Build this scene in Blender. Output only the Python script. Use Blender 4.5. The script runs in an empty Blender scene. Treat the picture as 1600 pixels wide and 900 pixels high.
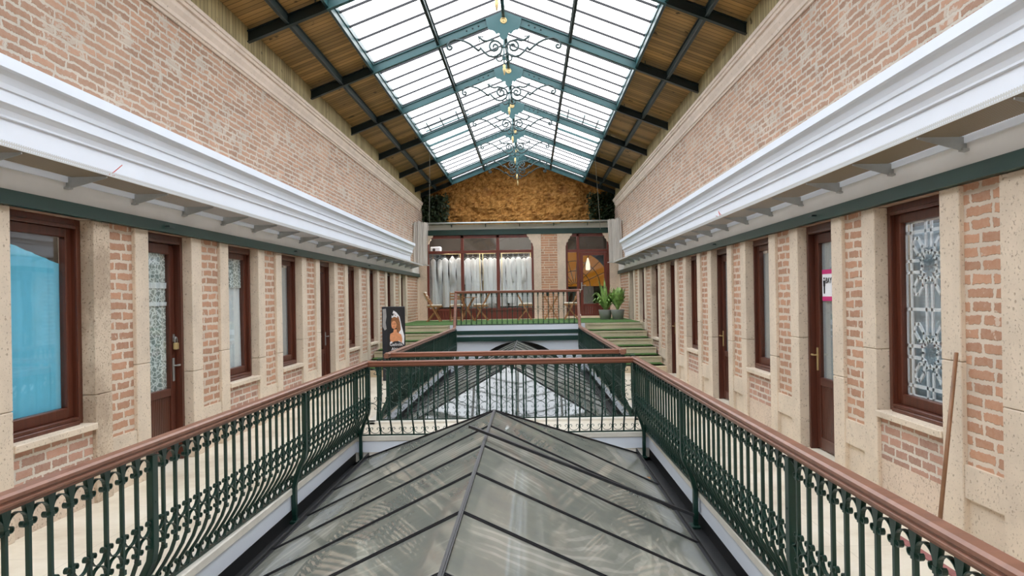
import bpy, bmesh, math, random
from mathutils import Vector, Matrix
R = random.Random(7)
PI = math.pi
SC = bpy.context.scene
COL = SC.collection

# ------------------------------------------------------------------ camera, world, exposure
cam_d = bpy.data.cameras.new('camera'); cam = bpy.data.objects.new('camera', cam_d); COL.objects.link(cam)
F = 1155.0
cam_d.sensor_width = 36; cam_d.lens = 36 * F / 1600; cam_d.clip_end = 300; cam_d.clip_start = .05
VX, VY, ROLL = 830, 464, .0165
cam_d.shift_x = -(VX - 800) / 1600; cam_d.shift_y = (VY - 450) / 1600
cam.matrix_world = Matrix.Translation((0, 0, 1.65)) @ (Matrix.Rotation(PI / 2, 3, 'X') @ Matrix.Rotation(-ROLL, 3, 'Z')).to_4x4()
SC.camera = cam

world = bpy.data.worlds.new('overcast sky'); SC.world = world; world.use_nodes = True
nt = world.node_tree; nt.nodes.clear()
wo = nt.nodes.new('ShaderNodeOutputWorld'); bg = nt.nodes.new('ShaderNodeBackground')
tc = nt.nodes.new('ShaderNodeTexCoord'); nz = nt.nodes.new('ShaderNodeTexNoise'); cr = nt.nodes.new('ShaderNodeValToRGB')
nz.inputs['Scale'].default_value = 1.6; nz.inputs['Detail'].default_value = 4
cr.color_ramp.elements[0].position = .35; cr.color_ramp.elements[0].color = (.80, .89, 1, 1)
cr.color_ramp.elements[1].position = .65; cr.color_ramp.elements[1].color = (1, 1, 1, 1)
nt.links.new(tc.outputs['Generated'], nz.inputs['Vector']); nt.links.new(nz.outputs['Fac'], cr.inputs['Fac'])
nt.links.new(cr.outputs['Color'], bg.inputs['Color']); bg.inputs['Strength'].default_value = 4.8
nt.links.new(bg.outputs['Background'], wo.inputs['Surface'])
SC.view_settings.view_transform = 'Standard'; SC.view_settings.look = 'None'
SC.view_settings.exposure = 0.1; SC.view_settings.gamma = 1; SC.view_settings.use_curve_mapping = False
SC.cycles.max_bounces = 10; SC.cycles.diffuse_bounces = 6; SC.cycles.transparent_max_bounces = 24

# ------------------------------------------------------------------ main dimensions (metres; y runs down the hall)
XL, XR = -3.62, 2.85                 # front planes of the side walls
XC = -.385                           # middle of the hall
HD = 2.345                           # head of doors and windows
YF = 24.0                            # far shopfront
YE = 26.2
TZ = .95                             # terrace level
OPEN = [(3.30, 4.25), (5.15, 6.13), (7.01, 7.90), (8.86, 9.83), (10.75, 11.71), (12.70, 13.63), (14.65, 15.58), (16.60, 17.45), (18.65, 19.50), (20.60, 21.42)]
def lin(c): return tuple(((v / 255) / 12.92 if v / 255 <= .04045 else ((v / 255 + .055) / 1.055) ** 2.4) for v in c)

# ------------------------------------------------------------------ materials
class NT:
    def __init__(s, name):
        s.m = bpy.data.materials.new(name); s.m.use_nodes = True; s.t = s.m.node_tree; s.t.nodes.clear()
        s.out = s.n('OutputMaterial')
    def n(s, kind, **kw):
        x = s.t.nodes.new('ShaderNode' + kind)
        for k, v in kw.items():
            if k in x.inputs: x.inputs[k].default_value = v
            else: setattr(x, k, v)
        return x
    def l(s, a, b): s.t.links.new(a, b)
    def coord(s, swz='xyz', scale=(1, 1, 1)):
        t = s.n('TexCoord'); sp = s.n('SeparateXYZ'); cb = s.n('CombineXYZ'); s.l(t.outputs['Object'], sp.inputs[0])
        for i, ch in enumerate(swz):
            if ch != '0':
                mm = s.n('Math', operation='MULTIPLY'); s.l(sp.outputs['xyz'.index(ch)], mm.inputs[0]); mm.inputs[1].default_value = scale[i]
                s.l(mm.outputs[0], cb.inputs[i])
        return cb.outputs[0]
    def noise(s, vec, scale, detail=3, rough=.55):
        x = s.n('TexNoise'); x.inputs['Scale'].default_value = scale; x.inputs['Detail'].default_value = detail; x.inputs['Roughness'].default_value = rough
        s.l(vec, x.inputs['Vector']); return x
    def ramp(s, fac, stops):
        x = s.n('ValToRGB'); e = x.color_ramp.elements
        while len(e) < len(stops): e.new(.5)
        for el, (p, c) in zip(e, stops): el.position = p; el.color = (*c, 1) if len(c) == 3 else c
        s.l(fac, x.inputs['Fac']); return x.outputs['Color']
    def mix(s, fac, a, b, mode='MIX'):
        x = s.n('Mix', data_type='RGBA', blend_type=mode)
        for v, i in ((fac, 0), (a, 6), (b, 7)):
            if hasattr(v, 'is_output'): s.l(v, x.inputs[i])
            elif i == 0: x.inputs[0].default_value = v
            else: x.inputs[i].default_value = (*v, 1)
        return x.outputs[2]
    def math(s, op, a, b=None):
        x = s.n('Math', operation=op)
        for i, v in enumerate((a, b)):
            if v is None: continue
            if hasattr(v, 'is_output'): s.l(v, x.inputs[i])
            else: x.inputs[i].default_value = v
        return x.outputs[0]
    def bsdf(s, col, rough=.6, metal=0, bump=None, bstr=.3, bdist=.01, spec=.5):
        p = s.n('BsdfPrincipled'); p.inputs['Metallic'].default_value = metal; p.inputs['Specular IOR Level'].default_value = spec
        if hasattr(col, 'is_output'): s.l(col, p.inputs['Base Color'])
        else: p.inputs['Base Color'].default_value = (*col, 1)
        if hasattr(rough, 'is_output'): s.l(rough, p.inputs['Roughness'])
        else: p.inputs['Roughness'].default_value = rough
        if bump is not None:
            b = s.n('Bump'); b.inputs['Strength'].default_value = bstr; b.inputs['Distance'].default_value = bdist
            s.l(bump, b.inputs['Height']); s.l(b.outputs[0], p.inputs['Normal'])
        return p
    def fres(s, ior):
        g = s.n('NewGeometry'); a = s.math('MULTIPLY', g.outputs['Backfacing'], 1 / ior - ior); b = s.math('ADD', a, ior)
        f = s.n('Fresnel'); s.l(b, f.inputs['IOR']); return f
    def done(s, sh): s.l(sh.outputs[0], s.out.inputs['Surface']); return s.m

def plain(name, rgb, rough=.6, metal=0, var=.12, scale=6, bump=.1, spec=.5):
    t = NT(name); v = t.coord(); nn = t.noise(v, scale, 4)
    c = lin(rgb); col = t.ramp(nn.outputs['Fac'], [(.3, tuple(x * (1 - var) for x in c)), (.7, tuple(min(1, x * (1 + var)) for x in c))])
    n2 = t.noise(v, scale * 12, 3)
    return t.done(t.bsdf(col, rough, metal, n2.outputs['Fac'], bump, .004, spec))

def brick_mat(name, swz, c1, c2, mortar, bw=.25, rh=.085, ms=.016, patch=.56, distort=.03, seed=0, stain=True):
    t = NT(name); v = t.coord(swz)
    nd = t.noise(v, 7, 3); add = t.n('VectorMath', operation='MULTIPLY_ADD')
    sub = t.n('VectorMath', operation='SUBTRACT'); t.l(nd.outputs['Color'], sub.inputs[0]); sub.inputs[1].default_value = (.5, .5, .5)
    t.l(sub.outputs[0], add.inputs[0]); add.inputs[1].default_value = (distort * 1.6, distort, 0); t.l(v, add.inputs[2])
    nd2 = t.noise(v, 45, 2); sub2 = t.n('VectorMath', operation='SUBTRACT'); t.l(nd2.outputs['Color'], sub2.inputs[0]); sub2.inputs[1].default_value = (.5, .5, .5)
    add2 = t.n('VectorMath', operation='MULTIPLY_ADD'); t.l(sub2.outputs[0], add2.inputs[0]); add2.inputs[1].default_value = (.03, .022, 0); t.l(add.outputs[0], add2.inputs[2])
    b = t.n('TexBrick'); b.offset = .5; b.squash = 1.35; b.squash_frequency = 3
    for k, val in (('Scale', 1), ('Mortar Size', ms), ('Mortar Smooth', .25), ('Brick Width', bw), ('Row Height', rh), ('Bias', 0)): b.inputs[k].default_value = val
    b.inputs['Color1'].default_value = (0, 0, 0, 1); b.inputs['Color2'].default_value = (1, 1, 1, 1); b.inputs['Mortar'].default_value = (.5, .5, .5, 1)
    t.l(add2.outputs[0], b.inputs['Vector'])
    big = t.noise(v, 1.1, 5, .6); fine = t.noise(v, 24, 4, .7)
    rnd = t.mix(.4, b.outputs['Color'], big.outputs['Fac'])
    bc = t.ramp(rnd, [(.1, lin(c1)), (.5, lin(tuple((a + d) / 2 for a, d in zip(c1, c2)))), (.9, lin(c2))])
    bc = t.mix(t.math('MULTIPLY', fine.outputs['Fac'], .45), bc, lin(mortar))
    mask = t.math('GREATER_THAN', t.noise(v, 3.1, 6, .72).outputs['Fac'], patch)
    mm = t.noise(v, 2.2, 3).outputs['Fac']
    mc = t.ramp(mm, [(.35, lin(tuple(x * .93 for x in mortar))), (.65, lin(mortar))])
    fac = t.math('MAXIMUM', b.outputs['Fac'], t.math('MULTIPLY', mask, .72))
    col = t.mix(fac, bc, mc)
    if stain:
        col = t.mix(t.math('MULTIPLY', t.ramp(t.noise(v, .55, 4).outputs['Fac'], [(.45, (0, 0, 0)), (.7, (1, 1, 1))]), .25), col, lin((206, 180, 158)))
    h = t.math('SUBTRACT', t.math('MULTIPLY', fine.outputs['Fac'], .3), b.outputs['Fac'])
    return t.done(t.bsdf(col, .9, 0, h, .55, .012, .2))

def stone_mat(name, rgb, dark=(120, 95, 75), pit=.62, streak=.25):
    t = NT(name); v = t.coord()
    big = t.noise(v, 2.3, 5, .6); fine = t.noise(v, 55, 3, .65); mid = t.noise(v, 14, 4, .6)
    c = lin(rgb)
    col = t.ramp(big.outputs['Fac'], [(.3, tuple(x * .84 for x in c)), (.55, c), (.75, tuple(min(1, x * 1.08) for x in c))])
    col = t.mix(t.math('MULTIPLY', mid.outputs['Fac'], streak), col, lin(tuple(x * .86 for x in rgb)))
    pits = t.ramp(fine.outputs['Fac'], [(pit, (0, 0, 0)), (pit + .07, (1, 1, 1))])
    vo = t.n('TexVoronoi'); vo.inputs['Scale'].default_value = 13; vo.inputs['Randomness'].default_value = 1; t.l(v, vo.inputs['Vector'])
    spots = t.ramp(vo.outputs['Distance'], [(.09, (1, 1, 1)), (.15, (0, 0, 0))])
    pk = t.math('MAXIMUM', pits, t.math('MULTIPLY', spots, .8))
    col = t.mix(t.math('MULTIPLY', pk, .55), col, lin(dark))
    h = t.math('SUBTRACT', t.math('MULTIPLY', mid.outputs['Fac'], .5), pk)
    return t.done(t.bsdf(col, .85, 0, h, .45, .008, .25))

def stained_stone(name, rgb):
    t = NT(name); v = t.coord(); big = t.noise(v, 1.9, 6, .7); fine = t.noise(v, 55, 3, .65); c = lin(rgb)
    col = t.mix(t.ramp(big.outputs['Fac'], [(.46, (0, 0, 0)), (.60, (.42, .42, .42))]), c, lin((118, 92, 72)))
    pits = t.ramp(fine.outputs['Fac'], [(.58, (0, 0, 0)), (.66, (1, 1, 1))]); col = t.mix(t.math('MULTIPLY', pits, .6), col, lin((92, 70, 54)))
    return t.done(t.bsdf(col, .9, 0, t.math('SUBTRACT', big.outputs['Fac'], pits), .6, .01, .2))

def wood_mat(name, rgb, grain='z', var=.35, rough=.4, spec=.5, fine=1.0):
    t = NT(name); sc = [26, 26, 26]; sc['xyz'.index(grain)] = 1.3
    v = t.coord('xyz', tuple(x * fine for x in sc)); n1 = t.noise(v, 1, 5, .6); v2 = t.coord(); n2 = t.noise(v2, 1.7, 3)
    c = lin(rgb); col = t.ramp(n1.outputs['Fac'], [(.3, tuple(x * (1 - var) for x in c)), (.7, tuple(min(1, x * (1 + var)) for x in c))])
    col = t.mix(t.math('MULTIPLY', n2.outputs['Fac'], .35), col, tuple(x * .7 for x in c))
    return t.done(t.bsdf(col, rough, 0, n1.outputs['Fac'], .15, .003, spec))

def board_mat(name, axis, rgb, dark, pitch=.1):
    """thin matched boards: a groove and a tone per board along one axis, knots, grain across it"""
    t = NT(name); v = t.coord(axis + '00'); sp = t.n('SeparateXYZ'); t.l(v, sp.inputs[0])
    u = t.math('DIVIDE', sp.outputs[0], pitch); fr = t.math('FRACT', u); fl = t.math('FLOOR', u)
    wn = t.n('TexWhiteNoise', noise_dimensions='1D'); t.l(fl, wn.inputs['W'])
    groove = t.math('MAXIMUM', t.math('LESS_THAN', fr, .07), t.math('GREATER_THAN', fr, .94))
    sc = {'y': (3, 60, 3), 'x': (60, 3, 3)}[axis]
    gv = t.coord('xyz', sc); g = t.noise(gv, 1, 5, .6); kn = t.noise(t.coord(), 5, 2)
    c1, c2 = lin(rgb), lin(dark)
    m = t.math('ADD', t.math('MULTIPLY', wn.outputs['Value'], .55), t.math('MULTIPLY', g.outputs['Fac'], .55))
    col = t.ramp(m, [(.2, c2), (.8, c1)])
    col = t.mix(t.ramp(kn.outputs['Fac'], [(.68, (0, 0, 0)), (.74, (1, 1, 1))]), col, tuple(x * .35 for x in c2))
    col = t.mix(t.math('MULTIPLY', groove, .75), col, tuple(x * .25 for x in c2))
    return t.done(t.bsdf(col, .6, 0, t.math('SUBTRACT', 1, groove), .5, .006, .3))

def window_glass(name, tint=(.95, .97, .97), refl=1.0, rough=.02):
    t = NT(name); tr = t.n('BsdfTransparent'); tr.inputs[0].default_value = (*tint, 1)
    gl = t.n('BsdfGlossy'); gl.inputs['Roughness'].default_value = rough; gl.inputs['Color'].default_value = (refl, refl, refl, 1)
    fr = t.fres(1.5)
    v = t.coord(); nn = t.noise(v, 1.4, 2); b = t.n('Bump'); b.inputs['Strength'].default_value = .015; b.inputs['Distance'].default_value = .05
    t.l(nn.outputs['Fac'], b.inputs['Height']); t.l(b.outputs[0], gl.inputs['Normal'])
    mx = t.n('MixShader'); t.l(fr.outputs[0], mx.inputs[0]); t.l(tr.outputs[0], mx.inputs[1]); t.l(gl.outputs[0], mx.inputs[2])
    return t.done(mx)

def roof_glass():
    """panes of the roof light: clear ones and milky bluish ones, a tone per pane"""
    t = NT('roof glass'); v = t.coord('y00'); sp = t.n('SeparateXYZ'); t.l(v, sp.inputs[0])
    fl = t.math('FLOOR', t.math('DIVIDE', sp.outputs[0], .55)); wn = t.n('TexWhiteNoise', noise_dimensions='1D'); t.l(fl, wn.inputs['W'])
    col = t.ramp(wn.outputs['Value'], [(0, (.20, .215, .23)), (.3, (.27, .285, .30)), (.5, (.5, .52, .53)), (1, (.9, .9, .9))])
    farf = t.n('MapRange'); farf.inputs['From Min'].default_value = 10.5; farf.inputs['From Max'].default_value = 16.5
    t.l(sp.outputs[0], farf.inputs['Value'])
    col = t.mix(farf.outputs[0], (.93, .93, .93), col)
    tr = t.n('BsdfTransparent'); t.l(col, tr.inputs[0]); gl = t.n('BsdfGlossy'); gl.inputs['Roughness'].default_value = .1
    mx = t.n('MixShader'); mx.inputs[0].default_value = .05; t.l(tr.outputs[0], mx.inputs[1]); t.l(gl.outputs[0], mx.inputs[2])
    return t.done(mx)

def dusty_glass(name='dusty glass', dust=.84, ior=1.52, cap=.38):
    """old dusty panes of the low glass roofs: grey film with wiped arcs, thin see-through, mirror at low angles"""
    t = NT(name); v = t.coord()
    n1 = t.noise(v, 1.3, 5, .6); n2 = t.noise(t.coord('xyz', (5, 26, 5)), 1, 4, .6)
    w = t.n('TexWave', wave_type='RINGS', rings_direction='Z'); w.inputs['Scale'].default_value = 3.2; w.inputs['Distortion'].default_value = 6; w.inputs['Detail'].default_value = 2; w.inputs['Detail Scale'].default_value = .8
    t.l(v, w.inputs['Vector'])
    wm = t.math('MULTIPLY', t.ramp(w.outputs['Fac'], [(.62, (0, 0, 0)), (.8, (1, 1, 1))]), t.ramp(n1.outputs['Fac'], [(.5, (0, 0, 0)), (.62, (1, 1, 1))]))
    dcol = t.ramp(n1.outputs['Fac'], [(.3, lin((118, 121, 116))), (.5, lin((136, 137, 127))), (.68, lin((162, 160, 148))), (.8, lin((186, 181, 164)))])
    dcol = t.mix(t.math('MULTIPLY', wm, .5), dcol, lin((196, 192, 180)))
    dcol = t.mix(t.ramp(n2.outputs['Fac'], [(.70, (0, 0, 0)), (.8, (.4, .4, .4))]), dcol, lin((60, 60, 58)))
    df = t.n('BsdfDiffuse'); t.l(dcol, df.inputs['Color'])
    tr = t.n('BsdfTransparent'); tr.inputs[0].default_value = (.42, .45, .43, 1)
    m1 = t.n('MixShader'); m1.inputs[0].default_value = dust; t.l(tr.outputs[0], m1.inputs[1]); t.l(df.outputs[0], m1.inputs[2])
    gl = t.n('BsdfGlossy'); gl.inputs['Roughness'].default_value = .035
    b = t.n('Bump'); b.inputs['Strength'].default_value = .012; b.inputs['Distance'].default_value = .05
    t.l(t.noise(v, 1.1, 2).outputs['Fac'], b.inputs['Height']); t.l(b.outputs[0], gl.inputs['Normal'])
    fr = t.fres(ior)
    m2 = t.n('MixShader'); t.l(t.math('MINIMUM', fr.outputs[0], cap), m2.inputs[0]); t.l(m1.outputs[0], m2.inputs[1]); t.l(gl.outputs[0], m2.inputs[2])
    return t.done(m2)

def perforated(rgb=(160, 142, 114)):
    t = NT('perforated sheet'); v = t.coord('yxz', (1 / .022, 1 / .022, 1 / .022)); sp = t.n('SeparateXYZ'); t.l(v, sp.inputs[0])
    def hole(o):
        a = t.math('SUBTRACT', t.math('FRACT', o), .5); return t.math('MULTIPLY', a, a)
    zz = t.math('ADD', sp.outputs[1], sp.outputs[2])
    h = t.math('LESS_THAN', t.math('ADD', hole(sp.outputs[0]), hole(zz)), .085)
    p = t.bsdf(lin(rgb), .5, .3)
    tr = t.n('BsdfTransparent'); mx = t.n('MixShader'); t.l(h, mx.inputs[0]); t.l(p.outputs[0], mx.inputs[1]); t.l(tr.outputs[0], mx.inputs[2])
    return t.done(mx)

def lace_mat():
    t = NT('lace'); v = t.coord('yzx'); vo = t.n('TexVoronoi', feature='DISTANCE_TO_EDGE'); vo.inputs['Scale'].default_value = 22; t.l(v, vo.inputs['Vector'])
    m = t.ramp(vo.outputs['Distance'], [(.05, (1, 1, 1)), (.12, (0, 0, 0))])
    d = t.bsdf(lin((240, 244, 242)), .9); d2 = t.bsdf(lin((150, 160, 156)), .9)
    mx = t.n('MixShader'); t.l(m, mx.inputs[0]); t.l(d2.outputs[0], mx.inputs[1]); t.l(d.outputs[0], mx.inputs[2]); return t.done(mx)

def cloth_mat(name, rgb, rough=.9, trans=.35):
    t = NT(name); c = lin(rgb); nn = t.noise(t.coord(), 9, 3)
    col = t.ramp(nn.outputs['Fac'], [(.3, tuple(x * .92 for x in c)), (.7, c)])
    d = t.n('BsdfDiffuse'); t.l(col, d.inputs['Color']); tl = t.n('BsdfTranslucent'); t.l(col, tl.inputs['Color'])
    mx = t.n('MixShader'); mx.inputs[0].default_value = trans; t.l(d.outputs[0], mx.inputs[1]); t.l(tl.outputs[0], mx.inputs[2]); return t.done(mx)

def rock_mat():
    t = NT('ochre rough render'); v = t.coord(); n1 = t.noise(v, 2.2, 6, .65); n2 = t.noise(v, 9, 5, .7)
    col = t.ramp(n2.outputs['Fac'], [(.28, lin((96, 66, 34))), (.45, lin((170, 120, 62))), (.6, lin((202, 150, 86))), (.8, lin((226, 186, 126)))])
    col = t.mix(t.ramp(n1.outputs['Fac'], [(.55, (0, 0, 0)), (.7, (.6, .6, .6))]), col, lin((176, 126, 84)))
    return t.done(t.bsdf(col, .9, 0, n2.outputs['Fac'], .8, .05, .1))

def emit_mat(name, rgb, s):
    t = NT(name); e = t.n('Emission'); e.inputs[0].default_value = (*lin(rgb), 1); e.inputs[1].default_value = s; return t.done(e)

def marble_floor():
    t = NT('cream floor slabs'); v = t.coord('xy0'); b = t.n('TexBrick'); b.offset = 0
    for k, val in (('Scale', 1), ('Mortar Size', .002), ('Mortar Smooth', .1), ('Brick Width', 1.0), ('Row Height', .6)): b.inputs[k].default_value = val
    t.l(v, b.inputs['Vector']); n1 = t.noise(t.coord(), 1.4, 6, .65)
    col = t.ramp(n1.outputs['Fac'], [(.3, lin((196, 182, 160))), (.5, lin((222, 212, 192))), (.75, lin((236, 228, 212)))])
    col = t.mix(t.math('MULTIPLY', b.outputs['Fac'], .5), col, lin((150, 138, 120)))
    return t.done(t.bsdf(col, .42, 0, n1.outputs['Fac'], .05, .004))

M = {}
M['brick_up'] = brick_mat('upper brickwork', 'yz0', (138, 94, 68), (196, 144, 112), (206, 196, 182), bw=.27, rh=.07, ms=.013, patch=.565, distort=.045)
M['brick_low'] = brick_mat('panel brickwork', 'yz0', (150, 98, 68), (196, 138, 102), (216, 200, 182), bw=.22, rh=.088, ms=.017, patch=.64, distort=.035, stain=False)
M['brick_sill'] = brick_mat('spandrel brickwork', 'yz0', (138, 92, 74), (196, 140, 116), (214, 202, 188), bw=.2, rh=.08, ms=.013, patch=.72, distort=.012, stain=False)
M['brick_far'] = brick_mat('shopfront brickwork', 'xz0', (150, 92, 62), (200, 136, 100), (216, 196, 172), bw=.3, rh=.08, ms=.012, patch=.75, distort=.012, stain=False)
M['stone'] = stone_mat('travertine', (222, 205, 184), pit=.6)
M['stone_stained'] = stained_stone('stained travertine', (208, 190, 168))
M['stone_rough'] = stone_mat('rough travertine', (218, 198, 178), pit=.57)
M['stone_mould'] = stone_mat('moulding stone', (232, 214, 198), pit=.7, streak=.6)
M['plaster'] = plain('white plaster', (222, 216, 206), .8, 0, .05, 2)
M['white'] = plain('white paint', (230, 236, 246), .55, 0, .02, 2, .04)
M['grey_board'] = plain('pale grey board', (222, 220, 216), .7, 0, .05, 2)
M['white_fascia'] = plain('weathered white paint', (226, 220, 208), .6, 0, .1, 5)
M['green_beam'] = plain('dark green paint', (18, 56, 49), .4, 0, .12, 3)
M['green'] = plain('railing green', (16, 52, 43), .35, .1, .15, 8)
M['teal'] = plain('teal steel paint', (42, 82, 84), .38, 0, .12, 3)
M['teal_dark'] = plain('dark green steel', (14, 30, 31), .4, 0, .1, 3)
M['iron'] = plain('iron dark', (58, 72, 72), .45, .3, .1, 8)
M['gold'] = plain('brass', (196, 172, 122), .45, .5, .1, 12)
M['wood_frame'] = wood_mat('dark mahogany', (90, 46, 31), 'z', .35, .35)
M['wood_door'] = wood_mat('door mahogany', (84, 43, 30), 'z', .35, .35)
M['wood_rail_y'] = wood_mat('handrail wood lengthwise', (136, 92, 72), 'y', .25, .38, fine=.6)
M['wood_rail_x'] = wood_mat('handrail wood crosswise', (142, 90, 68), 'x', .25, .38, fine=.6)
M['wood_far'] = wood_mat('shopfront mahogany', (108, 48, 36), 'z', .25, .35)
M['wood_chair'] = wood_mat('acacia wood', (170, 120, 76), 'z', .25, .5)
M['broom'] = wood_mat('broomstick wood', (140, 100, 70), 'z', .3, .5)
M['ceil'] = board_mat('ceiling boards', 'y', (188, 148, 90), (124, 98, 56), .11)
M['clad'] = board_mat('wall cladding boards', 'y', (176, 160, 116), (138, 122, 82), .1)
M['glass'] = window_glass('window glass')
M['roofglass'] = roof_glass(); M['dusty'] = dusty_glass(); M['clean'] = dusty_glass('clean sloping glass', .3, 2.0, .7); M['perf'] = perforated(); M['perf_light'] = perforated((205, 206, 204)); M['lace'] = lace_mat()
M['steel'] = plain('galvanised steel', (172, 174, 172), .4, .6, .1, 8)
M['lead'] = plain('dark glazing bar', (32, 32, 36), .5, .1, .15, 6)
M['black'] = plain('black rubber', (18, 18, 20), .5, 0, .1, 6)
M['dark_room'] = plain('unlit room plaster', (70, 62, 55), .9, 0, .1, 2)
M['blue'] = cloth_mat('sky blue curtain', (134, 224, 255), trans=.1); M['sheer'] = cloth_mat('sheer white curtain', (240, 244, 246), trans=.1); M['grey_cloth'] = cloth_mat('grey curtain', (176, 180, 182), trans=.1)
M['bluish'] = cloth_mat('bluish net curtain', (188, 202, 212), trans=.1)
M['gown'] = cloth_mat('white bridal fabric', (246, 246, 246), .9, .3); M['cream'] = cloth_mat('cream cushion', (232, 222, 204), .9, .1)
M['rock'] = rock_mat(); M['floor'] = marble_floor(); M['riser'] = stone_mat('step stone', (226, 210, 182), pit=.75)
M['turf'] = plain('green turf mat', (74, 108, 50), .95, 0, .3, 30, .6)
M['leaf'] = plain('plant leaf', (146, 176, 100), .45, 0, .55, 9); M['ivy'] = plain('dark ivy leaf', (38, 52, 24), .6, 0, .5, 9)
M['pot'] = plain('grey pot', (160, 158, 158), .7, 0, .1, 5)
M['amber'] = emit_mat('amber stained glass lit from behind', (178, 112, 28), .55)
M['pink'] = plain('magenta print', (206, 44, 120), .5, 0, .02); M['paper'] = plain('white paper', (240, 240, 244), .6, 0, .02)
M['ink'] = plain('black ink', (22, 22, 26), .5, 0, .02); M['sign_dark'] = plain('navy board', (28, 32, 42), .35, 0, .1, 4)
M['skin'] = plain('printed skin', (222, 152, 108), .5, 0, .15, 20); M['hair'] = plain('printed hair', (150, 98, 58), .5, 0, .35, 40)
M['reed'] = wood_mat('grey reeds', (196, 188, 180), 'z', .3, .8)
M['wire_red'] = plain('red wire', (190, 60, 50), .5); M['lamp'] = emit_mat('lantern glow', (255, 236, 210), 1.2)
M['redmat'] = plain('worn red mat', (150, 96, 92), .9, 0, .2, 12)

# ------------------------------------------------------------------ mesh helpers
class MB:
    def __init__(s): s.v = []; s.f = []
    def add(s, vs, fs):
        o = len(s.v); s.v += [tuple(p) for p in vs]; s.f += [tuple(i + o for i in f) for f in fs]; return s
    def box(s, x0, x1, y0, y1, z0, z1):
        return s.add([(x0, y0, z0), (x1, y0, z0), (x1, y1, z0), (x0, y1, z0), (x0, y0, z1), (x1, y0, z1), (x1, y1, z1), (x0, y1, z1)],
                     [(0, 3, 2, 1), (4, 5, 6, 7), (0, 1, 5, 4), (1, 2, 6, 5), (2, 3, 7, 6), (3, 0, 4, 7)])
    def sweep(s, pts, prof, closed_prof=True, caps=True, up=Vector((0, 0, 1)), side=None):
        """prof = list of (a,b) in the frame (side, up') along the path"""
        pts = [Vector(p) for p in pts]; n = len(prof); o = len(s.v)
        for i, p in enumerate(pts):
            t = (pts[min(i + 1, len(pts) - 1)] - pts[max(i - 1, 0)]).normalized()
            sd = Vector(side) if side is not None else t.cross(up)
            if sd.length < 1e-5: sd = Vector((1, 0, 0))
            sd = sd.normalized(); u = sd.cross(t).normalized()
            for a, b in prof: s.v.append(tuple(p + sd * a + u * b))
        m = n if closed_prof else n - 1
        for i in range(len(pts) - 1):
            for j in range(m):
                k = (j + 1) % n; s.f.append((o + i * n + j, o + i * n + k, o + (i + 1) * n + k, o + (i + 1) * n + j))
        if caps and closed_prof:
            s.f.append(tuple(o + j for j in range(n))); s.f.append(tuple(o + (len(pts) - 1) * n + j for j in reversed(range(n))))
        return s
    def tube(s, pts, r, n=6, **k): return s.sweep(pts, [(r * math.cos(2 * PI * j / n), r * math.sin(2 * PI * j / n)) for j in range(n)], **k)
    def bar(s, p0, p1, w, h, **k): return s.sweep([p0, p1], [(-w / 2, -h / 2), (w / 2, -h / 2), (w / 2, h / 2), (-w / 2, h / 2)], **k)
    def prism(s, poly, fn):
        """poly 2D -> fn(a,b,0/1) 3D"""
        n = len(poly); o = len(s.v)
        s.v += [tuple(fn(a, b, 0)) for a, b in poly] + [tuple(fn(a, b, 1)) for a, b in poly]
        s.f += [tuple(o + i for i in range(n)), tuple(o + n + i for i in reversed(range(n)))]
        s.f += [(o + i, o + n + i, o + n + (i + 1) % n, o + (i + 1) % n) for i in range(n)]
        return s
    def lathe(s, prof, c=(0, 0, 0), n=16, axis='z'):
        o = len(s.v)
        for r, z in prof:
            for j in range(n):
                a = 2 * PI * j / n; p = (r * math.cos(a), r * math.sin(a), z)
                if axis == 'y': p = (p[0], p[2], p[1])
                if axis == 'x': p = (p[2], p[0], p[1])
                s.v.append((c[0] + p[0], c[1] + p[1], c[2] + p[2]))
        for i in range(len(prof) - 1):
            for j in range(n): s.f.append((o + i * n + j, o + i * n + (j + 1) % n, o + (i + 1) * n + (j + 1) % n, o + (i + 1) * n + j))
        s.f.append(tuple(o + j for j in range(n))); s.f.append(tuple(o + (len(prof) - 1) * n + j for j in reversed(range(n))))
        return s
    def mesh(s, name, m, smooth=False, bevel=0):
        me = bpy.data.meshes.new(name); me.from_pydata(s.v, [], s.f)
        bm = bmesh.new(); bm.from_mesh(me); bmesh.ops.recalc_face_normals(bm, faces=bm.faces)
        if bevel: bmesh.ops.bevel(bm, geom=[e for e in bm.edges if e.calc_face_angle(0) > .6], offset=bevel, segments=1, affect='EDGES')
        bm.to_mesh(me); bm.free(); me.materials.append(m)
        if smooth: me.polygons.foreach_set('use_smooth', [True] * len(me.polygons))
        return me
    def build(s, name, m, parent=None, smooth=False, bevel=0): return link(name, s.mesh(name, m, smooth, bevel), parent)
def link(name, me, parent=None, loc=(0, 0, 0), rot=None):
    o = bpy.data.objects.new(name, me); COL.objects.link(o); o.location = loc
    if rot: o.rotation_euler = rot
    if parent: o.parent = parent
    return o
def tag(o, label, cat, group=None):
    o['label'] = label; o['category'] = cat
    if group: o['group'] = group
    return o
def struct(o): o['kind'] = 'structure'; return o
def empty(name, loc=(0, 0, 0), rz=0):
    o = bpy.data.objects.new(name, None); COL.objects.link(o); o.location = loc; o.rotation_euler = (0, 0, rz); return o
def copy_tree(o, parent=None):
    c = o.copy(); COL.objects.link(c)
    if parent: c.parent = parent
    for ch in list(o.children): copy_tree(ch, c)
    return c
def local(parent, mb):     # shift world-built mesh into a parent's own frame (unrotated parents)
    L = parent.location; mb.v = [(x - L[0], y - L[1], z - L[2]) for x, y, z in mb.v]; return mb

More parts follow.
